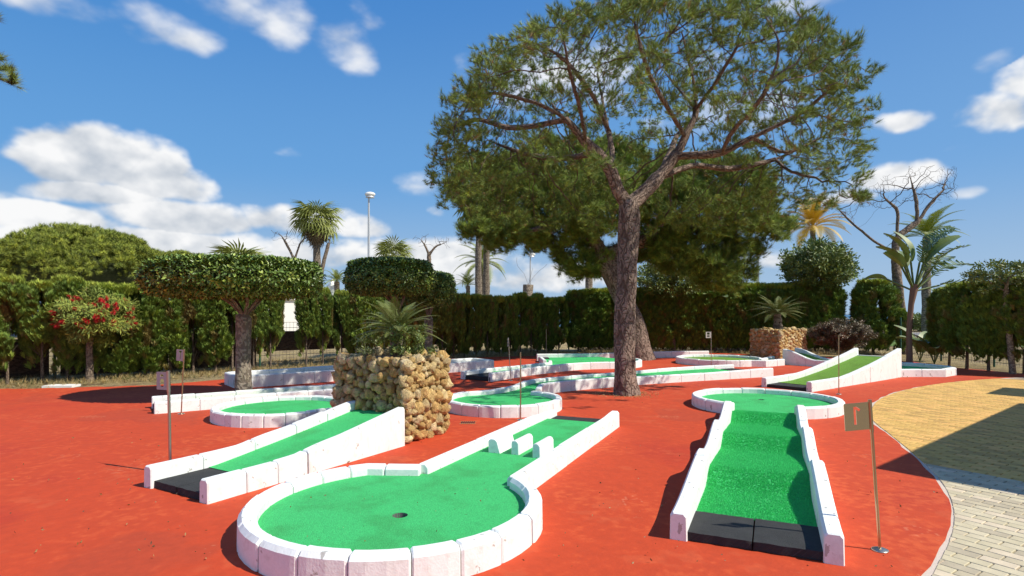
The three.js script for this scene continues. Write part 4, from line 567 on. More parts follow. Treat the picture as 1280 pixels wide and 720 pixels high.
// ---------------------------------------------------------------- cypress hedge, plant by plant
function cypress(seed, h, rad, foot, n, fat = 1, gaps = 0.5) { // returns a Group template (not in the scene)
  const R = rng(seed), g = new THREE.Group(), stems = 1 + Math.floor(R() * 2), wd = [];
  for (let k = 0; k < stems; k++) { const a = R() * 6, o = stems > 1 ? 0.09 : 0.02, nodes = [V(Math.cos(a) * o * 0.6, -0.03, Math.sin(a) * o * 0.6), V(Math.cos(a) * o, h * 0.3, Math.sin(a) * o), V(Math.cos(a) * o * 1.5, h * 0.85, Math.sin(a) * o)].map((p, i) => ({ p, parent: i - 1, kids: i < 2 ? 1 : 0, r: 0.045 - 0.014 * i })); wd.push(tubes(nodes, 2)); }
  for (let k = 0; k < 14; k++) { const y = foot * 0.7 + R() * 0.9, a = R() * 6.28, l = rad * (0.4 + 0.5 * R()); wd.push(rod(V(0, y, 0), V(Math.cos(a) * l, y + 0.25 + 0.2 * R(), Math.sin(a) * l), 0.007, 4)); }
  mesh('trunk', mergeGeometries(wd.map(w => { const q = w.index ? w.toNonIndexed() : w; return q; })), M.bark, g);
  const it = []; let guard = 0; while (it.length < n && guard++ < n * 6) {
    const t = Math.pow(R(), 0.9), y = mix(foot * (0.25 + 1.1 * fbm(Math.cos(it.length) * 9, it.length * 0.01, seed, 1)), h, t), a = R() * 6.283, prof = fat * (0.62 + 0.43 * sstep(0, 0.28, t)) * (1 - 0.55 * Math.pow(clamp((t - 0.8) / 0.2), 2)), lump = 0.72 + 0.5 * fbm(Math.cos(a) * 2.4 + seed, y * 1.3, Math.sin(a) * 2.4, 3);
    if (fbm(Math.cos(a) * 1.1 + seed * 3, y * 1.5 + 7, Math.sin(a) * 1.1, 2) < 0.30 + gaps * 0.24 * (1 - t)) continue; const rr = rad * prof * lump * (1 - 0.55 * R() * R());
    const dry = fbm(Math.cos(a) * 2 + seed * 5, y * 2.5, Math.sin(a) * 2, 2) > 0.68; it.push({ p: V(Math.cos(a) * rr, y, Math.sin(a) * rr), d: V(Math.cos(a) * (0.2 + 0.5 * R()), 1, Math.sin(a) * (0.2 + 0.5 * R())), r: R() * 6, s: 0.8 + 0.7 * R(), c: jit(R, dry ? [0.24, 0.2, 0.06] : R() < 0.25 ? [0.25, 0.34, 0.05] : [0.145, 0.22, 0.036], 0.28) });
  }
  for (let k = 0; k < n * 0.09; k++) { const a = R() * 6.283, r = rad * fat * 0.75 * Math.sqrt(R()); it.push({ p: V(Math.cos(a) * r, h - 0.1 + 0.12 * R(), Math.sin(a) * r), d: V(R() - 0.5, 2, R() - 0.5), r: R() * 6, s: 1 + 0.7 * R(), c: jit(R, [0.32, 0.38, 0.05], 0.25) }); }
  scatter('foliage', sprayA, M.cypress, it, g); return g;
}
{
  const label = 'sunlit leafy cypress in the hedge row near the bottlebrush tree', group = 'cypresses in the sunlit hedge row', R = rng(55);
  const slim = [1, 2, 3, 4].map(k => cypress(k * 7, 2.32, 0.44, [0.12, 0.3, 0.6, 0.2][k - 1], 1800, 1, [0.6, 0.8, 1.5, 1.0][k - 1])), place = (tpl, x, d, s, lab, grp, name = 'cypress') => { const c = tpl.clone(); c.name = numbered(name); c.position.set(x, 0, -d); c.rotation.y = R() * 6.28; c.scale.set(...s); scene.add(c); tag(c, lab, 'cypress', grp); return c; };
  const D = [0.77, 0.638], st = [-13.3, 12.0]; for (let k = 0; k < 38; k++) { const s = k * 0.535 + 0.14 * (R() - 0.5), w = 0.12 * (R() - 0.5), thin = s > 7.3 && s < 10.4 ? 0.6 : s > 9.5 ? 0.72 : 0.92, hh = 0.9 + 0.07 * R(), airy = s > 7.3 && s < 10.4; if (airy && s < 9.3 && k % 3 === 1) continue; place(slim[airy ? 2 : s > 10.2 ? [0, 3, 1, 0][k % 4] : Math.floor(R() * 4)], st[0] + D[0] * s - D[1] * w, st[1] + D[1] * s + D[0] * w, [thin * (0.85 + 0.3 * R()), hh * (1 + 0.035 * sstep(8, 0, s)), thin * (0.85 + 0.3 * R())], ...(s > 7.6 && s < 10.2 ? ['thin gappy cypress letting the white house show through', 'thin cypresses before the white house'] : s > 10.2 ? ['slim cypress in the shaded hedge stretch behind the pines', 'cypresses in the shaded hedge stretch'] : [label, group])); }
  const full = [11, 12, 13].map(k => cypress(k * 5, 2.62, 0.55, 0.14, 2300, 1.05, 0.15)); for (let k = 0; k < 24; k++) { const t = k / 23, x = mix(2.9, 13.15, t), d = 25.2 - 1.0 * t + 0.15 * (R() - 0.5); place(full[k % 3], x, d, [1.05, mix(0.93, 1.03, t) + 0.02 * R(), 1.05], 'dark cypress in the dense evenly clipped hedge at the back', 'cypresses in the back hedge'); }
  place(full[0], 14.75, 23.5, [1.25, 1.06, 1.2], 'broad dark cypress standing alone beside the bare tree'); const right = [[1186, 456, 0.9, 0.94], [1208, 461, 1.05, 0.97], [1236, 464, 1.0, 0.96], [1280, 467, 1.15, 1.0], [1315, 470, 1.2, 1.0]]; const loose = [cypress(77, 2.5, 0.52, 0.5, 1900, 1, 0.7), cypress(78, 2.5, 0.5, 0.65, 1800, 1, 0.9)]; for (const [px, py, w, h] of right) { const p = G(px, py); place(loose[px % 2], p[0], p[1], [w, h * 0.96, w], 'dark bushy cypress by the wire fence past the yellow paving', 'cypresses along the right fence'); }
  const ivy = G(1124, 443); place(slim[1], ivy[0], ivy[1], [0.6, 0.72, 0.6], 'small cypress growing against the foot of the bare tree');
}

// ---------------------------------------------------------------- small trees and shrubs
function bush(name, label, cat, base, { trunkH = 0, stems = 1, crown: [cx, cy, cz, rx, ry, rz], n, geo, mat, cols, r = 0.03, seed = 1, size = 1, barkMat = M.bark, lean = [0, 0], hollow = 0.35, upw = 0.4, group, attrN = 160 }) {
  const R = rng(seed), g = thing(name, label, cat, [base.x, base.y ?? 0, base.z], group), attr = []; while (attr.length < attrN) { const v = V(R() * 2 - 1, R() * 2 - 1, R() * 2 - 1), l = v.length(); if (l > 1 || l < hollow) continue; attr.push(V(cx + v.x * rx, cy + v.y * ry, cz + v.z * rz)); }
  const paths = []; for (let k = 0; k < stems; k++) { const a = k / stems * 6.28 + R(), o = stems > 1 ? 0.08 : 0; paths.push([null, [V(Math.cos(a) * o, -0.03, Math.sin(a) * o), V(Math.cos(a) * o * 1.6 + lean[0] * 0.5, trunkH * 0.55, Math.sin(a) * o * 1.6 + lean[1] * 0.5), V(Math.cos(a) * o * 2 + lean[0], Math.max(0.1, trunkH), Math.sin(a) * o * 2 + lean[1])]]); }
  const nodes = colonise(paths, attr, { step: 0.12 + 0.06 * rx, kill: 0.12 + 0.09 * rx, reach: 3, iter: 40, jitter: 0.3, up: 0.1, seed }); for (let i = 0; i < nodes.length; i++) nodes[i].r = 0; thicken(nodes, Math.min(0.006, r * 0.3), r, 0.25, 0.12); const roots = nodes.map((q, i) => q.parent < 0 ? i : -1).filter(i => i >= 0), own = []; nodes.forEach((q, i) => own[i] = q.parent < 0 ? i : own[q.parent]); const gs = roots.map(rt => { const ids = nodes.map((_, i) => i).filter(i => own[i] === rt), m = new Map(ids.map((id, k) => [id, k])); return tubes(ids.map(id => ({ ...nodes[id], parent: nodes[id].parent < 0 ? -1 : m.get(nodes[id].parent) })), 2); }); mesh(stems > 1 ? 'stems' : 'trunk', mergeGeometries(gs), barkMat, g);
  if (n) { const tips = nodes.filter(q => q.parent >= 0 && q.r < r * 0.5 && q.p.y > trunkH * 0.8), it = []; for (let k = 0; k < n; k++) { const q = tips[Math.floor(R() * tips.length)], dir = q.p.clone().sub(nodes[q.parent].p).normalize(); it.push({ p: q.p.clone().add(V((R() - 0.5) * 0.3 * rx, (R() - 0.5) * 0.3 * ry, (R() - 0.5) * 0.3 * rx)), d: dir.add(V((R() - 0.5) * 1.2, upw + (R() - 0.5) * 0.6, (R() - 0.5) * 1.2)), r: R() * 6, s: size * (0.7 + 0.6 * R()), c: jit(R, cols[Math.floor(R() * cols.length)], 0.3) }); } scatter('foliage', geo, mat, it, g); }
  return { g, nodes, R };
}
const at = (p) => V(p[0], 0, -p[1]), GREEN = [[0.18, 0.24, 0.045], [0.12, 0.18, 0.04], [0.23, 0.28, 0.05]];
{ // bottlebrush in flower
  const b = G(112, 476), { g, nodes, R } = bush('bottlebrush_tree', 'small bottlebrush tree covered with red flower spikes in front of the hedge', 'tree', at(b), { trunkH: 0.85, crown: [0.1, 1.52, 0, 0.82, 0.55, 0.7], n: 2400, geo: narrow, mat: M.cypress, cols: [[0.2, 0.25, 0.04], [0.14, 0.19, 0.035], [0.28, 0.32, 0.05]], r: 0.075, seed: 61, upw: 0.1, size: 1.0 });
  const tuft = needleTuft(80, 0.055, 0.014, 9, 1.25), tips = nodes.filter(q => q.kids === 0 && q.p.y > 1.15); tuft.translate(0, 0, 0); let k = 0; for (let i = 0; i < 130; i++) { const aa = R() * 6.283, ee = R() * 1.5 - 0.45, out = V(Math.cos(aa) * Math.cos(ee), Math.sin(ee), Math.sin(aa) * Math.cos(ee)), q = { p: V(0.1 + out.x * 0.72, 1.5 + out.y * 0.46, out.z * 0.62) }; const geo = tuft; const f = mesh('flower_spike', geo, M.petal, g); f.position.copy(q.p).addScaledVector(out, -0.05 + 0.16 * R()); f.scale.set(1.25, 2.0, 1.25); f.quaternion.setFromUnitVectors(V(0, 1, 0), out.add(V(0, 0.1, 0.1)).normalize()); }
}
{ // shrubs in the first planter, and the cycads
  const c = [planterA.p[0] + 0.5 * 0.35 - 0.866 * 0.45, planterA.p[1] + 0.866 * 0.35 + 0.5 * 0.45];
  bush('planter_shrub', 'leafy green shrub with pale stems growing in the near stone planter', 'shrub', V(c[0] + 0.12, 1.0, -c[1] + 0.12), { trunkH: 0.06, stems: 9, crown: [0.04, 0.24, 0, 0.34, 0.22, 0.3], n: 240, geo: leafTiny, mat: M.leafy, cols: GREEN, r: 0.009, seed: 71, attrN: 70, size: 0.7, barkMat: M.paleBark });
  bush('planter_shrub', 'twiggy half-bare shrub at the left of the near stone planter', 'shrub', V(c[0] - 0.3, 1.0, -c[1] + 0.2), { trunkH: 0.06, stems: 10, crown: [0, 0.2, 0, 0.3, 0.2, 0.24], n: 60, geo: leafTiny, mat: M.leafy, cols: [[0.14, 0.16, 0.04]], r: 0.008, seed: 72, attrN: 60, size: 0.6, barkMat: M.paleBark });
}
function frondGeo(len, wid, pairs, droop, seed, leafW = 0.012, vee = 0.5) { // a feather frond along +x, arching down
  const R = rng(seed), pos = [], pt = (t) => V(len * (t - 0.10 * droop * t * t * t), len * droop * (0.55 * t - 0.75 * t * t), 0), tri = (a, b, c) => pos.push(a.x, a.y, a.z, b.x, b.y, b.z, c.x, c.y, c.z);
  for (let k = 0; k < 10; k++) { const a = pt(k / 10), b = pt((k + 1) / 10), w = 0.006 * len / 0.6 * (1 - k / 12); for (const s of [V(0, w, 0), V(0, -w * 0.5, w), V(0, -w * 0.5, -w)]) { const s2 = s.clone().multiplyScalar(0.9); tri(a.clone().add(s), b.clone().add(s2), a.clone().add(V(0, 0, w).multiplyScalar(-1))); tri(a.clone().add(s), b.clone().add(s2), b.clone().add(V(0, 0, w))); } }
  for (let k = 0; k < pairs; k++) for (const sd of [-1, 1]) { const t = 0.14 + 0.86 * k / pairs, p = pt(t), q = pt(Math.min(1, t + 0.02)), ax = q.sub(pt(t - 0.02)).normalize(), l = wid * Math.sin(Math.PI * Math.pow(mix(0.12, 0.97, t), 0.8)) * (0.85 + 0.3 * R()), dir = V(0, vee * 0.6, sd).normalize().multiplyScalar(0.85).addScaledVector(ax, 0.55).normalize(), w = ax.clone().multiplyScalar(leafW / 2), m = p.clone().addScaledVector(dir, l * 0.5), e = p.clone().addScaledVector(dir, l).add(V(0, -l * 0.22, 0)); tri(p.clone().add(w), p.clone().sub(w), m.clone().add(w)); tri(m.clone().add(w), p.clone().sub(w), m.clone().sub(w)); tri(m.clone().add(w), m.clone().sub(w), e); }
  return geoFrom(pos);
}
function fanGeo(stalk, rad, n, seed) { // a fan-palm leaf on its stalk along +x
  const R = rng(seed), pos = [], tri = (a, b, c) => pos.push(a.x, a.y, a.z, b.x, b.y, b.z, c.x, c.y, c.z), o = V(stalk, stalk * 0.1, 0); tri(V(0, 0, 0.03), V(0, 0, -0.03), o); for (let k = 0; k < n; k++) { const a = (k / (n - 1) - 0.5) * 4.1, a2 = a + 4.1 / n * 0.62, l = rad * (0.9 + 0.2 * R()), f = (an, r, y) => V(o.x + Math.cos(an) * r, o.y + y - 0.16 * r * r / rad, Math.sin(an) * r); tri(o, f(a, l * 0.62, 0.02 * rad), f(a2, l * 0.62, -0.02 * rad)); tri(f(a, l * 0.62, 0.02 * rad), f((a + a2) / 2, l * (0.85 + 0.3 * R()), -0.3 * rad), f(a2, l * 0.62, -0.02 * rad)); } return geoFrom(pos);
}
function crownOf(g, geo, mat, n, y, tiltLo, tiltHi, seed, s = 1, name = 'frond', off = [0, 0]) { const R = rng(seed); for (let k = 0; k < n; k++) { const f = mesh(name, geo, mat, g), t = mix(tiltLo, tiltHi, Math.pow((k + 0.5) / n, 0.9)); f.position.set(off[0], y, off[1]); f.rotation.set(0, k * 2.39996 + 0.3 * R(), t + 0.12 * (R() - 0.5), 'YXZ'); f.scale.setScalar(s * (0.85 + 0.3 * R())); } }
const cyF = [frondGeo(0.68, 0.13, 26, 0.5, 1, 0.013), 0];
function cycad(label, x, y, z, s, seed) { const g = thing('cycad', label, 'cycad', [x, y, z]), t = new THREE.CylinderGeometry(0.085, 0.11, 0.42, 14, 6), p = t.attributes.position; for (let i = 0; i < p.count; i++) { const k = 1 + 0.16 * Math.sin(i * 7.3); p.setX(i, p.getX(i) * k); p.setZ(i, p.getZ(i) * k); } t.translate(0, 0.2, 0); t.computeVertexNormals(); mesh('trunk', t, M.palmBark, g); crownOf(g, cyF[0], M.frond, 36, 0.42, 0.95, -0.25, seed, 1); g.scale.setScalar(s); return g; }
{ const c = [planterA.p[0] + 0.5 * 0.42 - 0.866 * 0.55, planterA.p[1] + 0.866 * 0.42 + 0.5 * 0.55]; cycad('cycad with a rosette of stiff fronds growing in the near stone planter', c[0], 0.98, -c[1], 0.95, 4); const q = G(975, 449); cycad('cycad with upright fronds growing in the far stone planter', q[0] + 0.45, 0.98, -(q[1] + 1.15), 1.55, 9); }
// trees and shrubs along the back
bush('round_tree', 'small round-headed tree with a slim trunk in front of the dense back hedge', 'tree', at(G(1034, 441)), { trunkH: 2.3, crown: [-0.35, 3.55, 0, 1.4, 1.05, 1.3], n: 2400, geo: leafB, mat: M.leafy, cols: GREEN, r: 0.09, seed: 81, barkMat: M.paleBark, lean: [-0.15, 0], attrN: 260, size: 1.25 });
bush('round_tree', 'loose leafy young tree beneath the crown of the leaning pine', 'tree', at(G(843, 440)), { trunkH: 1.9, crown: [-0.1, 3.0, 0, 1.5, 0.95, 1.2], n: 1500, geo: leafB, mat: M.leafy, cols: GREEN, r: 0.085, seed: 82, lean: [-0.15, 0], attrN: 240, size: 1.2 });
bush('round_tree', 'small leafy tree with a slanting trunk at the corner of the yellow paving', 'tree', at(G(1266, 467.5)), { trunkH: 2.05, crown: [-0.1, 2.6, 0, 0.95, 0.42, 0.8], n: 560, geo: leafTiny, mat: M.leafy, cols: [[0.2, 0.24, 0.045], [0.14, 0.19, 0.035]], r: 0.075, seed: 83, barkMat: M.paleBark, lean: [-0.2, 0], attrN: 220, size: 1.35 });
const DRY = [[0.2, 0.145, 0.085], [0.15, 0.13, 0.06], [0.24, 0.17, 0.11]];
for (const [px, py, lab, s] of [[866, 438, 'brownish clipped shrub between the young tree and the leafy stem by the hedge', 1], [914, 439, 'brownish clipped shrub between the leafy stem and the far stone planter', 1.05], [822, 438, 'brownish clipped shrub close to the foot of the leaning pine', 0.95]]) bush('clipped_shrub', lab, 'shrub', at(G(px, py)), { trunkH: 0.35, stems: 4, crown: [0, 0.98, 0, 0.62 * s, 0.36 * s, 0.55 * s], n: 900, geo: leafTiny, mat: M.leafy, cols: DRY, r: 0.03, seed: px, size: 1.1 });
bush('clipped_shrub', 'wide brown clipped bush beyond the ski-jump ramp', 'shrub', at(G(1053, 446.5)), { trunkH: 0.3, stems: 8, crown: [0, 0.85, 0, 1.1, 0.48, 0.6], n: 2600, geo: leafTiny, mat: M.leafy, cols: [...DRY, [0.16, 0.12, 0.07]], r: 0.03, seed: 91, attrN: 300, size: 1.2 });
// bare trees
function bare(name, label, base, paths, attr, tip, r, mat, step, group) { const g = thing(name, label, 'tree', [base.x, 0, base.z], group), nodes = thicken(colonise(paths, attr, { step, kill: step * 1.2, reach: step * 14, iter: 40, jitter: 0.4, up: 0.15, seed: 17 }), tip, r, 0.2, 0.3); wood(nodes, g, mat, 1.2, r * 0.35); return g; }
{
  const b = G(1130, 442), D = b[1], base = at(b), q = (px, py, dd = 0) => P(px, py, D + dd).sub(base), R = rng(93), attr = [], blob = (px, py, rx, ry, n) => { for (let k = 0; k < n; k++) attr.push(q(px + (R() * 2 - 1) * rx, py + (R() * 2 - 1) * ry, (R() - 0.5) * 3)); };
  blob(1165, 230, 34, 24, 330); blob(1122, 238, 26, 18, 150); blob(1085, 250, 22, 14, 90); blob(1055, 265, 18, 14, 60);
  bare('bare_tree', 'leafless tree with long crooked limbs against the sky near the ramp', base, [[null, [V(0, -0.05, 0), q(1128, 400), q(1122, 350), q(1119, 327)]], [[0, 3], [q(1110, 312), q(1095, 303), q(1075, 287), q(1058, 272), q(1045, 258)]], [[0, 3], [q(1121, 300), q(1130, 290), q(1148, 276), q(1160, 258), q(1172, 245)]], [[2, 1], [q(1122, 280), q(1121, 262), q(1108, 250)]], [[2, 3], [q(1145, 250), q(1140, 230)]]], attr, 0.0042, 0.165, M.bark, 0.18);
  const mini = (name, label, px, D2, paths, blobs, r, group, mat = M.bark) => { const base = V((px - 640) / F * D2, 0, -D2), q2 = (x, y, dd = 0) => P(x, y, D2 + dd).sub(base), at2 = []; for (const [x, y, rx, ry, n] of blobs) for (let k = 0; k < n; k++) at2.push(q2(x + (R() * 2 - 1) * rx, y + (R() * 2 - 1) * ry, (R() - 0.5) * 2)); bare(name, label, base, paths(q2), at2, 0.008, r, mat, 0.3, group); };
  mini('bare_tree', 'leafless tree with thin twigs left of the tall fan palm', 368, 45, q2 => [[null, [V(0, -0.05, 0), q2(369, 340), q2(368, 325)]], [[0, 2], [q2(358, 305), q2(352, 295)]], [[0, 2], [q2(375, 305), q2(380, 298)]]], [[352, 296, 14, 10, 50], [378, 298, 10, 10, 40]], 0.16); mini('bare_tree', 'small leafless tree just right of the tall fan palm', 402, 45, q2 => [[null, [V(0, -0.05, 0), q2(402, 345), q2(405, 325)]], [[0, 2], [q2(409, 310), q2(412, 300)]]], [[413, 300, 9, 9, 45]], 0.14);
  mini('bare_tree', 'leafless grey tree above the two clipped tree crowns', 537, 40, q2 => [[null, [V(0, -0.05, 0), q2(537, 340), q2(536, 318)]], [[0, 2], [q2(530, 305), q2(524, 298)]], [[0, 2], [q2(545, 308), q2(555, 304)]]], [[527, 300, 12, 8, 55], [550, 303, 14, 9, 55]], 0.14); mini('pollarded_tree', 'pollarded tree with stubby bare limbs above the hedge', 660, 34, q2 => [[null, [V(0, -0.05, 0), q2(660, 380), q2(660, 356)]], [[0, 2], [q2(655, 342), q2(647, 332), q2(646, 322)]], [[0, 2], [q2(668, 345), q2(675, 338), q2(684, 330)]], [[0, 2], [q2(663, 345), q2(666, 335)]]], [], 0.3, undefined, M.paleBark);
}
// ---------------------------------------------------------------- palms
const fan = fanGeo(0.9, 1.15, 18, 3), feather = frondGeo(2.6, 0.55, 34, 0.75, 5, 0.045, 0.5);
function palm(label, px, D, py, { rTrunk = 0.17, type = 'fan', n = 30, mat = M.palmLeaf, s = 1, lo = 1.2, hi = -0.9, skirt = 0, lean = 0, group, seed = 3 }) {
  const base = V((px - 640) / F * D, 0, -D), h = H + (HY - py) / F * D, g = thing('palm_tree', label, 'palm', [base.x, 0, base.z], group), nodes = []; for (let k = 0; k <= 24; k++) nodes.push({ p: V(lean * Math.pow(k / 24, 2), h * k / 24 - (k ? 0 : 0.05), 0), parent: k - 1, kids: 1, r: rTrunk * (1.15 - 0.3 * k / 24 + (k % 2 ? 0.05 : 0)) }); mesh('trunk', tubes(nodes, 2), M.palmBark, g); crownOf(g, type === 'fan' ? fan : feather, mat, n, h, lo, hi, seed, s, 'frond', [lean, 0]); if (skirt) crownOf(g, fan, M.dryLeaf, skirt, h - 0.25, -1.15, -1.5, seed + 5, s * 0.85, 'dead_frond', [lean, 0]); return g;
}
palm('tall fan palm with a shaggy skirt of dead fronds beyond the clipped trees', 396, 46, 275, { rTrunk: 0.3, n: 40, s: 1.05, skirt: 26, lo: 1.1, hi: -0.8 });
palm('low fan palm whose leaves rise above the wide table-shaped crown', 300, 24, 340, { rTrunk: 0.2, n: 26, s: 0.72, hi: 0.1, seed: 4 }); palm('short fan palm showing over the rounded clipped crown', 492, 34, 320, { rTrunk: 0.2, n: 30, s: 0.62, hi: -0.4, seed: 6 });
palm('yellowing small palm beside the white chimney behind the hedge', 421, 34, 352, { type: 'feather', n: 22, s: 0.42, mat: M.limeLeaf, hi: -0.3 });
palm('slim palm, left one of a close pair seen under the pine crown', 598, 36, 262, { rTrunk: 0.2, n: 30, s: 0.8, hi: -0.8, seed: 8 }); palm('slim palm, right one of a close pair seen under the pine crown', 608, 37, 255, { rTrunk: 0.2, n: 30, s: 0.8, hi: -0.8, seed: 9 });
palm('drooping lime feather palm behind the pair of slim palms', 603, 44, 328, { type: 'feather', n: 24, s: 0.95, mat: M.limeLeaf, hi: -0.7, seed: 10 }); palm('small lime palm just above the shaded hedge', 585, 44, 357, { type: 'feather', n: 20, s: 0.5, mat: M.limeLeaf, hi: -0.1, seed: 11 });
palm('lone palm trunk with its crown lost in the leaning pine', 736, 34, 265, { rTrunk: 0.2, n: 24, s: 0.7, seed: 12 });
palm('yellow feather palm behind the round-headed tree', 1016, 40, 284, { rTrunk: 0.19, type: 'feather', n: 34, s: 1.1, mat: M.yellowLeaf, lo: 1.35, hi: -0.5, seed: 13 }); palm('lime feather palm behind the banana-leaved plant', 1158, 34, 296, { rTrunk: 0.22, type: 'feather', n: 24, s: 0.85, mat: M.limeLeaf, lo: 1.2, hi: -0.2, seed: 14 });
// ---------------------------------------------------------------- giant bird-of-paradise plants
function paddle(len, wid, seed, torn) { const R = rng(seed), pos = [], n = 22, pt = (t) => V(len * t, len * (0.35 * t - 0.62 * t * t), 0), tri = (a, b, c) => pos.push(a.x, a.y, a.z, b.x, b.y, b.z, c.x, c.y, c.z); for (let k = 0; k < n; k++) for (const sd of [-1, 1]) { const t0 = k / n, t1 = (k + (torn ? 0.74 : 1)) / n, w0 = wid * Math.pow(Math.sin(Math.PI * mix(0.06, 0.98, t0)), 0.55), w1 = wid * Math.pow(Math.sin(Math.PI * mix(0.06, 0.98, t1)), 0.55), sh = torn ? 0.03 * len * R() : 0, a = pt(t0), b = pt(t1), c = pt(t1 + 0.02).add(V(sh, w1 * 0.35 - (torn ? 0.1 * R() : 0), sd * w1)), d = pt(t0 + 0.02).add(V(sh, w0 * 0.35 - (torn ? 0.1 * R() : 0), sd * w0)); tri(a, b, c); tri(a, c, d); } for (let k = 0; k < 8; k++) { const a = pt(k / 8), b = pt((k + 1) / 8), w = 0.018 * (1 - k / 9); tri(a.clone().add(V(0, -0.006, w)), b.clone().add(V(0, -0.006, w)), a.clone().add(V(0, -0.03, 0))); tri(a.clone().add(V(0, -0.006, -w)), a.clone().add(V(0, -0.03, 0)), b.clone().add(V(0, -0.006, -w))); } return geoFrom(pos); }
const pad1 = paddle(1.25, 0.3, 2, true), pad2 = paddle(1.1, 0.22, 3, false), pad3 = paddle(0.62, 0.13, 4, false);
{
  const b = G(1137, 459), g = thing('bird_of_paradise_plant', 'tall banana-leaved plant with a reddish stem beside the catching basin', 'plant', [b[0], 0, -b[1]]), s = b[1] / F, nodes = [[0, -0.05, 0.095], [-0.02, 1.1, 0.075], [0.05, 1.9, 0.08], [0.16, 2.5, 0.12]].map(([x, y, r], i) => ({ p: V(x, y, 0), parent: i - 1, kids: 1, r })); mesh('trunk', tubes(nodes, 2), std({ color: C(0.2, 0.11, 0.075), roughness: 0.8 }), g);
  const R = rng(5), spec = [[0.1, 1.35, 0, pad1, 1.2], [0.35, 1.15, 0.1, pad2, 1.3], [-0.35, 1.25, 3.0, pad2, 1.2], [0.5, 0.55, 0.15, pad1, 1.25], [0.4, 0.15, 0.0, pad1, 0.95], [0.2, 1.0, 1.6, pad2, 1.1], [-0.2, 0.9, 3.6, pad2, 0.9], [0.3, 0.8, -1.2, pad1, 1.1], [-0.1, 0.4, 2.6, pad3, 1.1], [0, 1.45, 2.2, pad2, 1.15], [0, 1.25, -0.6, pad1, 1.15], [0, 0.75, 0.5, pad1, 1.2], [0, 1.1, 2.5, pad2, 1.0]];
  for (const [x, tilt, ang, geo, k0] of spec) { const k = k0 * 0.82; const stalk = mesh('leaf_stalk', rod(V(0.14, 2.3, 0), V(0.14 + Math.cos(ang) * Math.cos(tilt) * 0.75, 2.35 + Math.sin(tilt) * 0.85, -Math.sin(ang) * Math.cos(tilt) * 0.75), 0.028, 6), M.banana, g), l = mesh('leaf', geo, M.banana, g); l.position.set(0.14 + Math.cos(ang) * Math.cos(tilt) * 0.75, 2.35 + Math.sin(tilt) * 0.85, -Math.sin(ang) * Math.cos(tilt) * 0.75); l.rotation.set(1.0 * (R() - 0.3), ang, tilt - 0.05, 'YXZ'); l.scale.setScalar(k); }
  const p2 = G(893, 440), g2 = thing('bird_of_paradise_plant', 'slim banana-leaved plant on a bare stem under the leaning pine', 'plant', [p2[0], 0, -p2[1]]); mesh('trunk', tubes([[0, -0.05, 0.1], [0.03, 1.2, 0.09], [0.12, 2.1, 0.1]].map(([x, y, r], i) => ({ p: V(x, y, 0), parent: i - 1, kids: 1, r })), 2), M.bark, g2); for (let k = 0; k < 7; k++) { const l = mesh('leaf', pad2, M.banana, g2), a = k * 0.95; l.position.set(0.12, 2.05, 0); l.rotation.set(0.4 * (R() - 0.5), a, 1.15 - 0.13 * k, 'YXZ'); l.scale.setScalar(0.95); }
  for (const [px, py, lab, s2] of [[1150, 452, 'low clump of broad paddle leaves against the wire fence', 1.5], [1168, 455, 'smaller clump of broad paddle leaves at the catching basin rim', 1.25]]) { const p = G(px, py), g3 = thing('paddle_leaf_plant', lab, 'plant', [p[0], 0, -p[1]]); for (let k = 0; k < 9; k++) { const a = k * 2.4, l = mesh('leaf', pad3, M.banana, g3), t = 1.25 - 0.09 * k, q = V(Math.cos(a) * 0.12, 0.4 * s2 * (0.4 + 0.5 * R()), -Math.sin(a) * 0.12); mesh('leaf_stalk', rod(V(0, 0, 0), q, 0.012, 5), M.banana, g3); l.position.copy(q); l.rotation.set(0.6 * (R() - 0.5), a, t, 'YXZ'); l.scale.setScalar(s2); } }
}
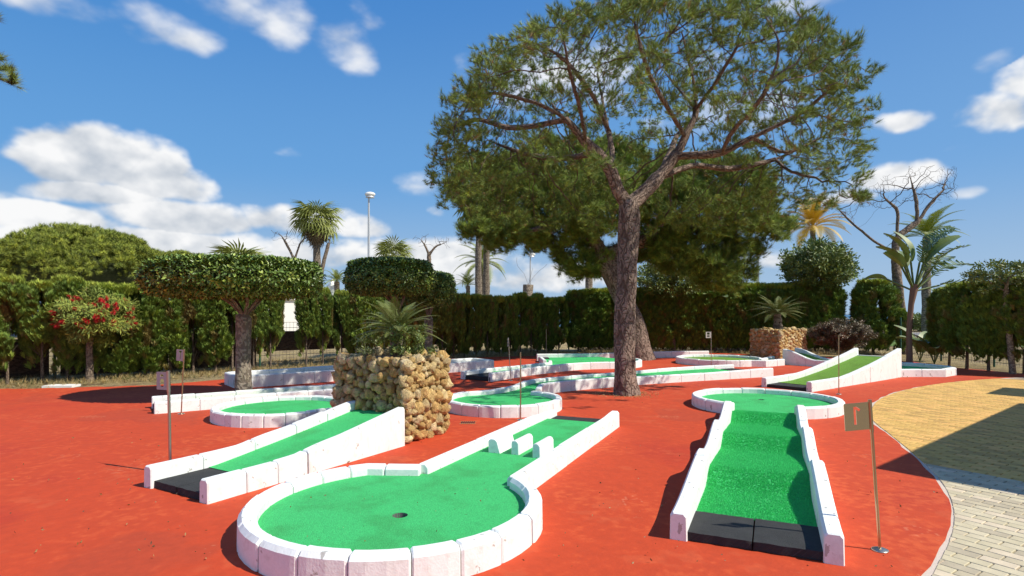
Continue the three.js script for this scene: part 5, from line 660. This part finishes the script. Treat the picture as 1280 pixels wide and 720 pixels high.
// ---------------------------------------------------------------- umbrella pines far behind the hedge
{
  const make = (seed, rx, ry, rz, lobes, per) => { const R = rng(seed), it = [], g = new THREE.Group(); for (let k = 0; k < lobes; k++) { const a = R() * 6.283, e = Math.asin(Math.pow(R(), 0.8) * 1.25 - 0.25), c = V(Math.cos(a) * Math.cos(e) * rx * 0.85, Math.sin(e) * ry * 0.88, Math.sin(a) * Math.cos(e) * rz * 0.85), lr = (0.7 + 0.55 * R()) * rx / 6; for (let m = 0; m < per; m++) { const v = V(R() * 2 - 1, R() * 1.2 - 0.2, R() * 2 - 1).normalize(); it.push({ p: V(c.x + v.x * lr, c.y + v.y * lr * 0.85, c.z + v.z * lr), d: v.clone().add(V(R() - 0.5, 0.7, R() - 0.5)), r: R() * 6, s: (0.62 + 0.4 * R()) * rx / 6, c: jit(R, R() < 0.35 ? [0.34, 0.38, 0.05] : [0.2, 0.24, 0.034], 0.3) }); } } const w = [rod(V(0, -ry * 3.4, 0), V(0.2, -ry * 0.4, 0), 0.4, 10)]; for (let k = 0; k < 9; k++) { const a = k * 0.7; w.push(rod(V(0.2, -ry * 0.7, 0), V(Math.cos(a) * rx * 0.6, ry * 0.15, Math.sin(a) * rz * 0.6), 0.14, 6)); } const core = new THREE.SphereGeometry(1, 20, 10); core.scale(rx * 0.74, ry * 0.66, rz * 0.74); mesh('dark_core', core, std({ color: C(0.03, 0.04, 0.012), roughness: 1 }), g); mesh('trunk', mergeGeometries(w), M.pineBark, g); scatter('foliage', bigNeedles, M.needle, it, g); return g; };  // core is a solid ellipsoid, coloured dark as shade in the gaps between lobes
  const A = make(3, 6.4, 2.9, 5.5, 105, 120), put = (tpl, px, py, D, s, label) => { const c = tpl.clone(); c.name = numbered('umbrella_pine'); const p = P(px, py, D); c.position.copy(p); c.rotation.y = px; c.scale.setScalar(s); scene.add(c); tag(c, label, 'tree'); };
  put(A, 105, 340, 44, 0.95, 'large domed umbrella pine rising behind the left hedge'); put(A, -15, 345, 46, 0.8, 'umbrella pine at the left border behind the hedge, paler at one side'); put(A, 225, 352, 56, 0.8, 'umbrella pine between the large domed pine and the wide clipped crown'); put(A, 330, 360, 62, 0.75, 'far umbrella pine mostly hidden by the wide clipped crown');
}

// ---------------------------------------------------------------- buildings, fence, lamps, far shore
{
  const g = thing('white_house', 'low white house with a red tiled parapet glimpsed through the hedge', 'house', [0, 0, 0]), a = P(265, 400, 30), b = P(487, 400, 36), dir = V(b.x - a.x, 0, b.z - a.z), L = dir.length(); g.position.set(a.x, 0, a.z); g.rotation.y = Math.atan2(-dir.z, dir.x);
  mesh('wall', box(L, 2.45, 5, L / 2, 1.2, -2.5), M.render, g); mesh('roof_slab', box(L + 0.3, 0.14, 5.3, L / 2, 2.5, -2.5), M.render, g); for (const x of [0.8, 6.9]) { const w = mesh('window', box(1.0, 0.9, 0.06, x, 1.35, 0.02), M.glass, g); mesh('window_sill', box(1.14, 0.06, 0.16, x, 0.87, 0.06), M.render, w); } const ch = mesh('chimney', mergeGeometries([box(0.42, 0.8, 0.42, L * 0.68, 2.95, -1.2), (() => { const c = new THREE.ConeGeometry(0.36, 0.5, 12).toNonIndexed(); c.translate(L * 0.68, 3.55, -1.2); return c; })()].map(q => { const k = q.index ? q.toNonIndexed() : q; return k; })), M.render, g); mesh('notice_board', box(0.7, 0.75, 0.04, L * 0.53, 1.2, 0.05), std({ color: C(0.45, 0.12, 0.1), roughness: 0.6 }), g);
  const hv = V(0, 0, 0);
}
{ // clubhouse outside the frame: its roof casts the shadow on the paving
  const e1 = [0.775, 0.632], e2 = [0.632, -0.775], roof = (tip, h) => [tip[0] + 0.861 * h, tip[1] - 0.304 * h], c = roof(G(1096, 589), 3.1), pt = (s, t) => [c[0] + e1[0] * s + e2[0] * t, c[1] + e1[1] * s + e2[1] * t], g = thing('clubhouse', 'white clubhouse with a flat roof beside the paving, outside the view', 'building', [c[0], 0, -c[1]]);
  mesh('roof', slab([pt(0, 0), pt(6.9, 0), pt(6.9, 9), pt(0, 9)], 2.95, 3.1, c, []), M.render, g); mesh('wall', slab([pt(1.6, 1.6), pt(6.7, 1.6), pt(6.7, 8.6), pt(1.6, 8.6)], 0, 2.948, c, []), M.render, g); for (const s of [2.4, 4.4]) { const w = mesh('window', slab([pt(s, 1.57), pt(s + 1.2, 1.57), pt(s + 1.2, 1.64), pt(s, 1.64)], 1, 2.1, c, []), M.glass, g); } mesh('door', slab([pt(1.57, 3), pt(1.57, 4), pt(1.64, 4), pt(1.64, 3)], 0.01, 2.1, c, []), M.bark, g);
  const c2 = roof(G(1234.7, 493.4), 3.1), q = (s, t) => [c2[0] + e1[0] * s + e2[0] * t, c2[1] + e1[1] * s + e2[1] * t], k = thing('entrance_canopy', 'small flat canopy on posts beyond the clubhouse, outside the view', 'canopy', [c2[0], 0, -c2[1]]); mesh('roof', slab([q(0, 0), q(1.55, 0), q(1.55, 4), q(0, 4)], 3.0, 3.1, c2, []), M.render, k); for (const [s, t] of [[0.2, 2.6], [1.35, 2.6], [0.2, 3.8], [1.35, 3.8]]) { const p = q(s, t); mesh('post', cyl(0.05, 0.05, 2.999, 10, p[0] - c2[0], 0, -(p[1] - c2[1])), M.lampPole, k); }
}
function fence(label, pts, { posts = M.greenPaint, h = 1.35, reed = 0, kind }) { // wire mesh on posts
  const o = pts[0], g = thing('wire_fence', label, 'fence', [o[0], 0, -o[1]]), bars = []; for (let i = 0; i < pts.length - 1; i++) { const a = pts[i], b = pts[i + 1], L = Math.hypot(b[0] - a[0], b[1] - a[1]), n = Math.max(1, Math.round(L / 2.4)), f = (t, y) => V(mix(a[0], b[0], t) - o[0], y, -(mix(a[1], b[1], t) - o[1])); for (let k = 0; k <= n; k++) { const p = f(k / n, 0); mesh('post', cyl(0.03, 0.03, h + 0.15, 8, p.x, -0.02, p.z), posts, g); } for (const y of [0.12, 0.32, 0.54, 0.76, 0.98, 1.18, h]) bars.push(rod(f(0, y), f(1, y), 0.008, 4)); const m = Math.round(L / 0.11); for (let k = 0; k < m; k++) bars.push(rod(f(k / m, 0.05), f(k / m, h), 0.0042, 3)); if (reed) { for (let k = 0; k < n; k++) { const p = f(k / n + 0.005, 0), q = f((k + 1) / n - 0.005, 0), d = q.clone().sub(p), low = k < n * 0.36, s = box(d.length(), low ? 0.95 : 0.62, 0.025, d.length() / 2, low ? 0.5 : 0.76, 0.02), w = mesh('reed_screen', s, M.reed, g); w.position.copy(p); w.rotation.y = Math.atan2(-d.z, d.x); } } }
  const m = mesh('wire_mesh', mergeGeometries(bars), M.wire, g); m.userData.kind = 'stuff'; return g;
}
{ const D = [0.77, 0.638], N = [-0.638, 0.77], ln = (s, w = 1.0) => [-13.3 + D[0] * s + N[0] * w, 12.0 + D[1] * s + N[1] * w]; fence('brown reed-screened wire fence running behind the left hedge', [ln(-2), ln(20.4)], { reed: 1 }); fence('green-posted wire mesh fence behind the back hedge', [[2.6, 26.4], [15.6, 25.2]], {}); fence('green-posted wire mesh fence past the yellow paving', [[15.6, 25.2], [14.9, 20], [14.9, 15.6], [15.6, 11]], {}); }
function lamp(label, px, D, py) { const p = P(px, py, D), g = thing('street_lamp', label, 'street lamp', [p.x, 0, p.z]); mesh('pole', cyl(0.07, 0.13, p.y, 12), M.lampPole, g); const hd = new THREE.SphereGeometry(1, 16, 10); hd.scale(0.42, 0.2, 0.34); hd.translate(0.1, p.y, 0); const lh = mesh('lamp_head', hd, M.render, g); mesh('lamp_cap', cyl(0.3, 0.36, 0.1, 14, 0.1, p.y - 0.26, 0), M.lampPole, lh); }
lamp('tall street lamp post rising between the fan palm and the clipped crowns', 461, 46, 243); lamp('tall street lamp post half hidden by the leaning pine crown', 947, 42, 222); lamp('distant lamp post behind the pollarded tree', 663, 60, 318);
// promenade, lawn and sea railing beyond the fence
structure('lawn', sheet([[14, 30], [60, 26], [70, 36], [14, 38]], -0.022), M.grassBand); structure('road', sheet([[-60, 41], [80, 41], [90, 52], [-60, 52]], -0.022), M.asphalt);
{ const g = thing('sea_railing', 'dark railing along the seafront beyond the road', 'railing', [0, 0, -60]), bars = []; for (let k = 0; k < 150; k++) bars.push(cyl(0.025, 0.025, 1.1, 4, 10 + k * 0.33, 0, 0)); mesh('rail', mergeGeometries([box(50, 0.07, 0.07, 35, 1.1, 0), box(50, 0.06, 0.06, 35, 0.15, 0)]), M.wire, g); const m = mesh('bars', mergeGeometries(bars), M.wire, g); m.userData.kind = 'stuff'; }
{ const R = rng(44); for (let k = 0; k < 14; k++) { const x = 37.5 + k * 2.3 + R(), D = 54 + 3 * R(); bush('seafront_shrub', 'low green shrub in the row along the seafront road', 'shrub', V(x, 0, -D), { trunkH: 0.2, stems: 4, crown: [0, 0.75, 0, 1.5, 0.6, 1.1], n: 420, geo: leafB, mat: M.leafy, cols: GREEN, r: 0.04, seed: 300 + k, attrN: 60, size: 2.4, group: 'seafront shrubs' }); } }
{ // dry grass along the hedge foot, fallen leaves, weeds in the joints
  const R = rng(99), it = [], D = [0.77, 0.638], N = [-0.638, 0.77], tuft = needleTuft(9, 0.11, 0.009, 30, 1.1); for (let k = 0; k < 9000; k++) { const s = -1 + R() * 21, w = -1.5 + 4.2 * R(), p = [-13.3 + D[0] * s + N[0] * w, 12.0 + D[1] * s + N[1] * w]; if (p[1] < farEdge(p[0]) + 0.05) continue; it.push({ p: V(p[0], -0.03, -p[1]), d: V(R() - 0.5, 0.7, R() - 0.5), r: R() * 6, s: 0.5 + 0.8 * R(), c: jit(R, R() < 0.12 ? [0.14, 0.16, 0.04] : [0.42, 0.32, 0.14], 0.35) }); }
  for (let k = 0; k < 5000; k++) { const x = 3 + 12 * R(), d = 23 + 4 * R(); if (d < farEdge(x) + 0.1) continue; it.push({ p: V(x, -0.03, -d), d: V(R() - 0.5, 0.7, R() - 0.5), r: R() * 6, s: 0.6 + 0.9 * R(), c: jit(R, [0.36, 0.27, 0.12], 0.35) }); }
  const o = scatter('dry_grass', tuft, M.leafy, it, scene); o.userData.label = 'dry straw-coloured grass along the foot of the hedges'; o.userData.category = 'grass';
  const lv = [], one = leafSpray(1, 0.04, 2, 0.5); const spots = [[0, 0, 1]]; for (let k = 0; k < 260; k++) { const px = R() * 1180, py = 470 + 240 * Math.pow(R(), 0.8), p = G(px, py); lv.push({ p: V(p[0], 0.008, -p[1]), d: V(R() - 0.5, 0.08, R() - 0.5), r: R() * 6, s: 0.35 + 0.5 * R(), c: jit(R, [0.28, 0.2, 0.08], 0.5) }); } for (let k = 0; k < 46; k++) { const a = R() * 6.28, r = 0.95 * Math.sqrt(R()); lv.push({ p: V(-0.885 + r * Math.cos(a), 0.118, -4.45 + r * Math.sin(a)), d: V(R() - 0.5, 0.08, R() - 0.5), r: R() * 6, s: 0.2 + 0.35 * R(), c: jit(R, [0.3, 0.23, 0.09], 0.5) }); } for (const [px, py, n] of [[430, 578, 14], [1128, 472, 18], [800, 492, 30], [420, 577, 8], [342, 497, 6]]) for (let k = 0; k < n; k++) { const p = G(px + (R() - 0.5) * 14, py + (R() - 0.5) * 2); lv.push({ p: V(p[0], 0.005, -p[1]), d: V(R() - 0.5, 0.9, R() - 0.5), r: R() * 6, s: 0.8, c: jit(R, [0.3, 0.25, 0.06], 0.4) }); }
  const o2 = scatter('fallen_leaves', one, M.leafy, lv, scene); o2.userData.label = 'small dry leaves scattered over the red ground'; o2.userData.category = 'leaves';
}
function farEdge(x) { const e = farRedSorted; if (x <= e[0][0]) return e[0][1]; for (let i = 1; i < e.length; i++) if (x <= e[i][0]) return mix(e[i - 1][1], e[i][1], (x - e[i - 1][0]) / (e[i][0] - e[i - 1][0])); return e[e.length - 1][1]; }

{ const p = G(77, 482.5), g = tag(mesh(numbered('concrete_slab'), (() => { const e = box(0.62, 0.05, 0.32); return e; })(), M.render, scene), 'small pale concrete slab lying in the dry grass by the hedge', 'slab'); g.position.set(p[0], 0.0, -p[1]); g.rotation.y = 0.1; }
// ---------------------------------------------------------------- short pile standing on the near carpets
{
  const R = rng(123), blade = (() => { const pos = []; for (let k = 0; k < 5; k++) { const a = k * 1.3, w = 0.0026, l = 0.009 + 0.002 * (k % 3), t = 0.25 + 0.12 * (k % 2), x = Math.cos(a * 2.1) * 0.004, z = Math.sin(a * 2.1) * 0.004; pos.push(x - Math.sin(a) * w, -0.001, z + Math.cos(a) * w, x + Math.sin(a) * w, -0.001, z - Math.cos(a) * w, x + Math.cos(a) * t * l, l, z + Math.sin(a) * t * l); } return geoFrom(pos); })();
  for (const p of piles) { const it = []; for (let k = 0; k < p.n; k++) { const q = p.pick(R); if (q) it.push({ p: q.p, d: q.d, r: R() * 6.28, s: 0.8 + 0.5 * R(), c: jit(R, [0.07, 0.66, 0.2], 0.15) }); } scatter('carpet_pile', blade, M.cypress, it, p.g); }
}
renderer.render(scene, camera);
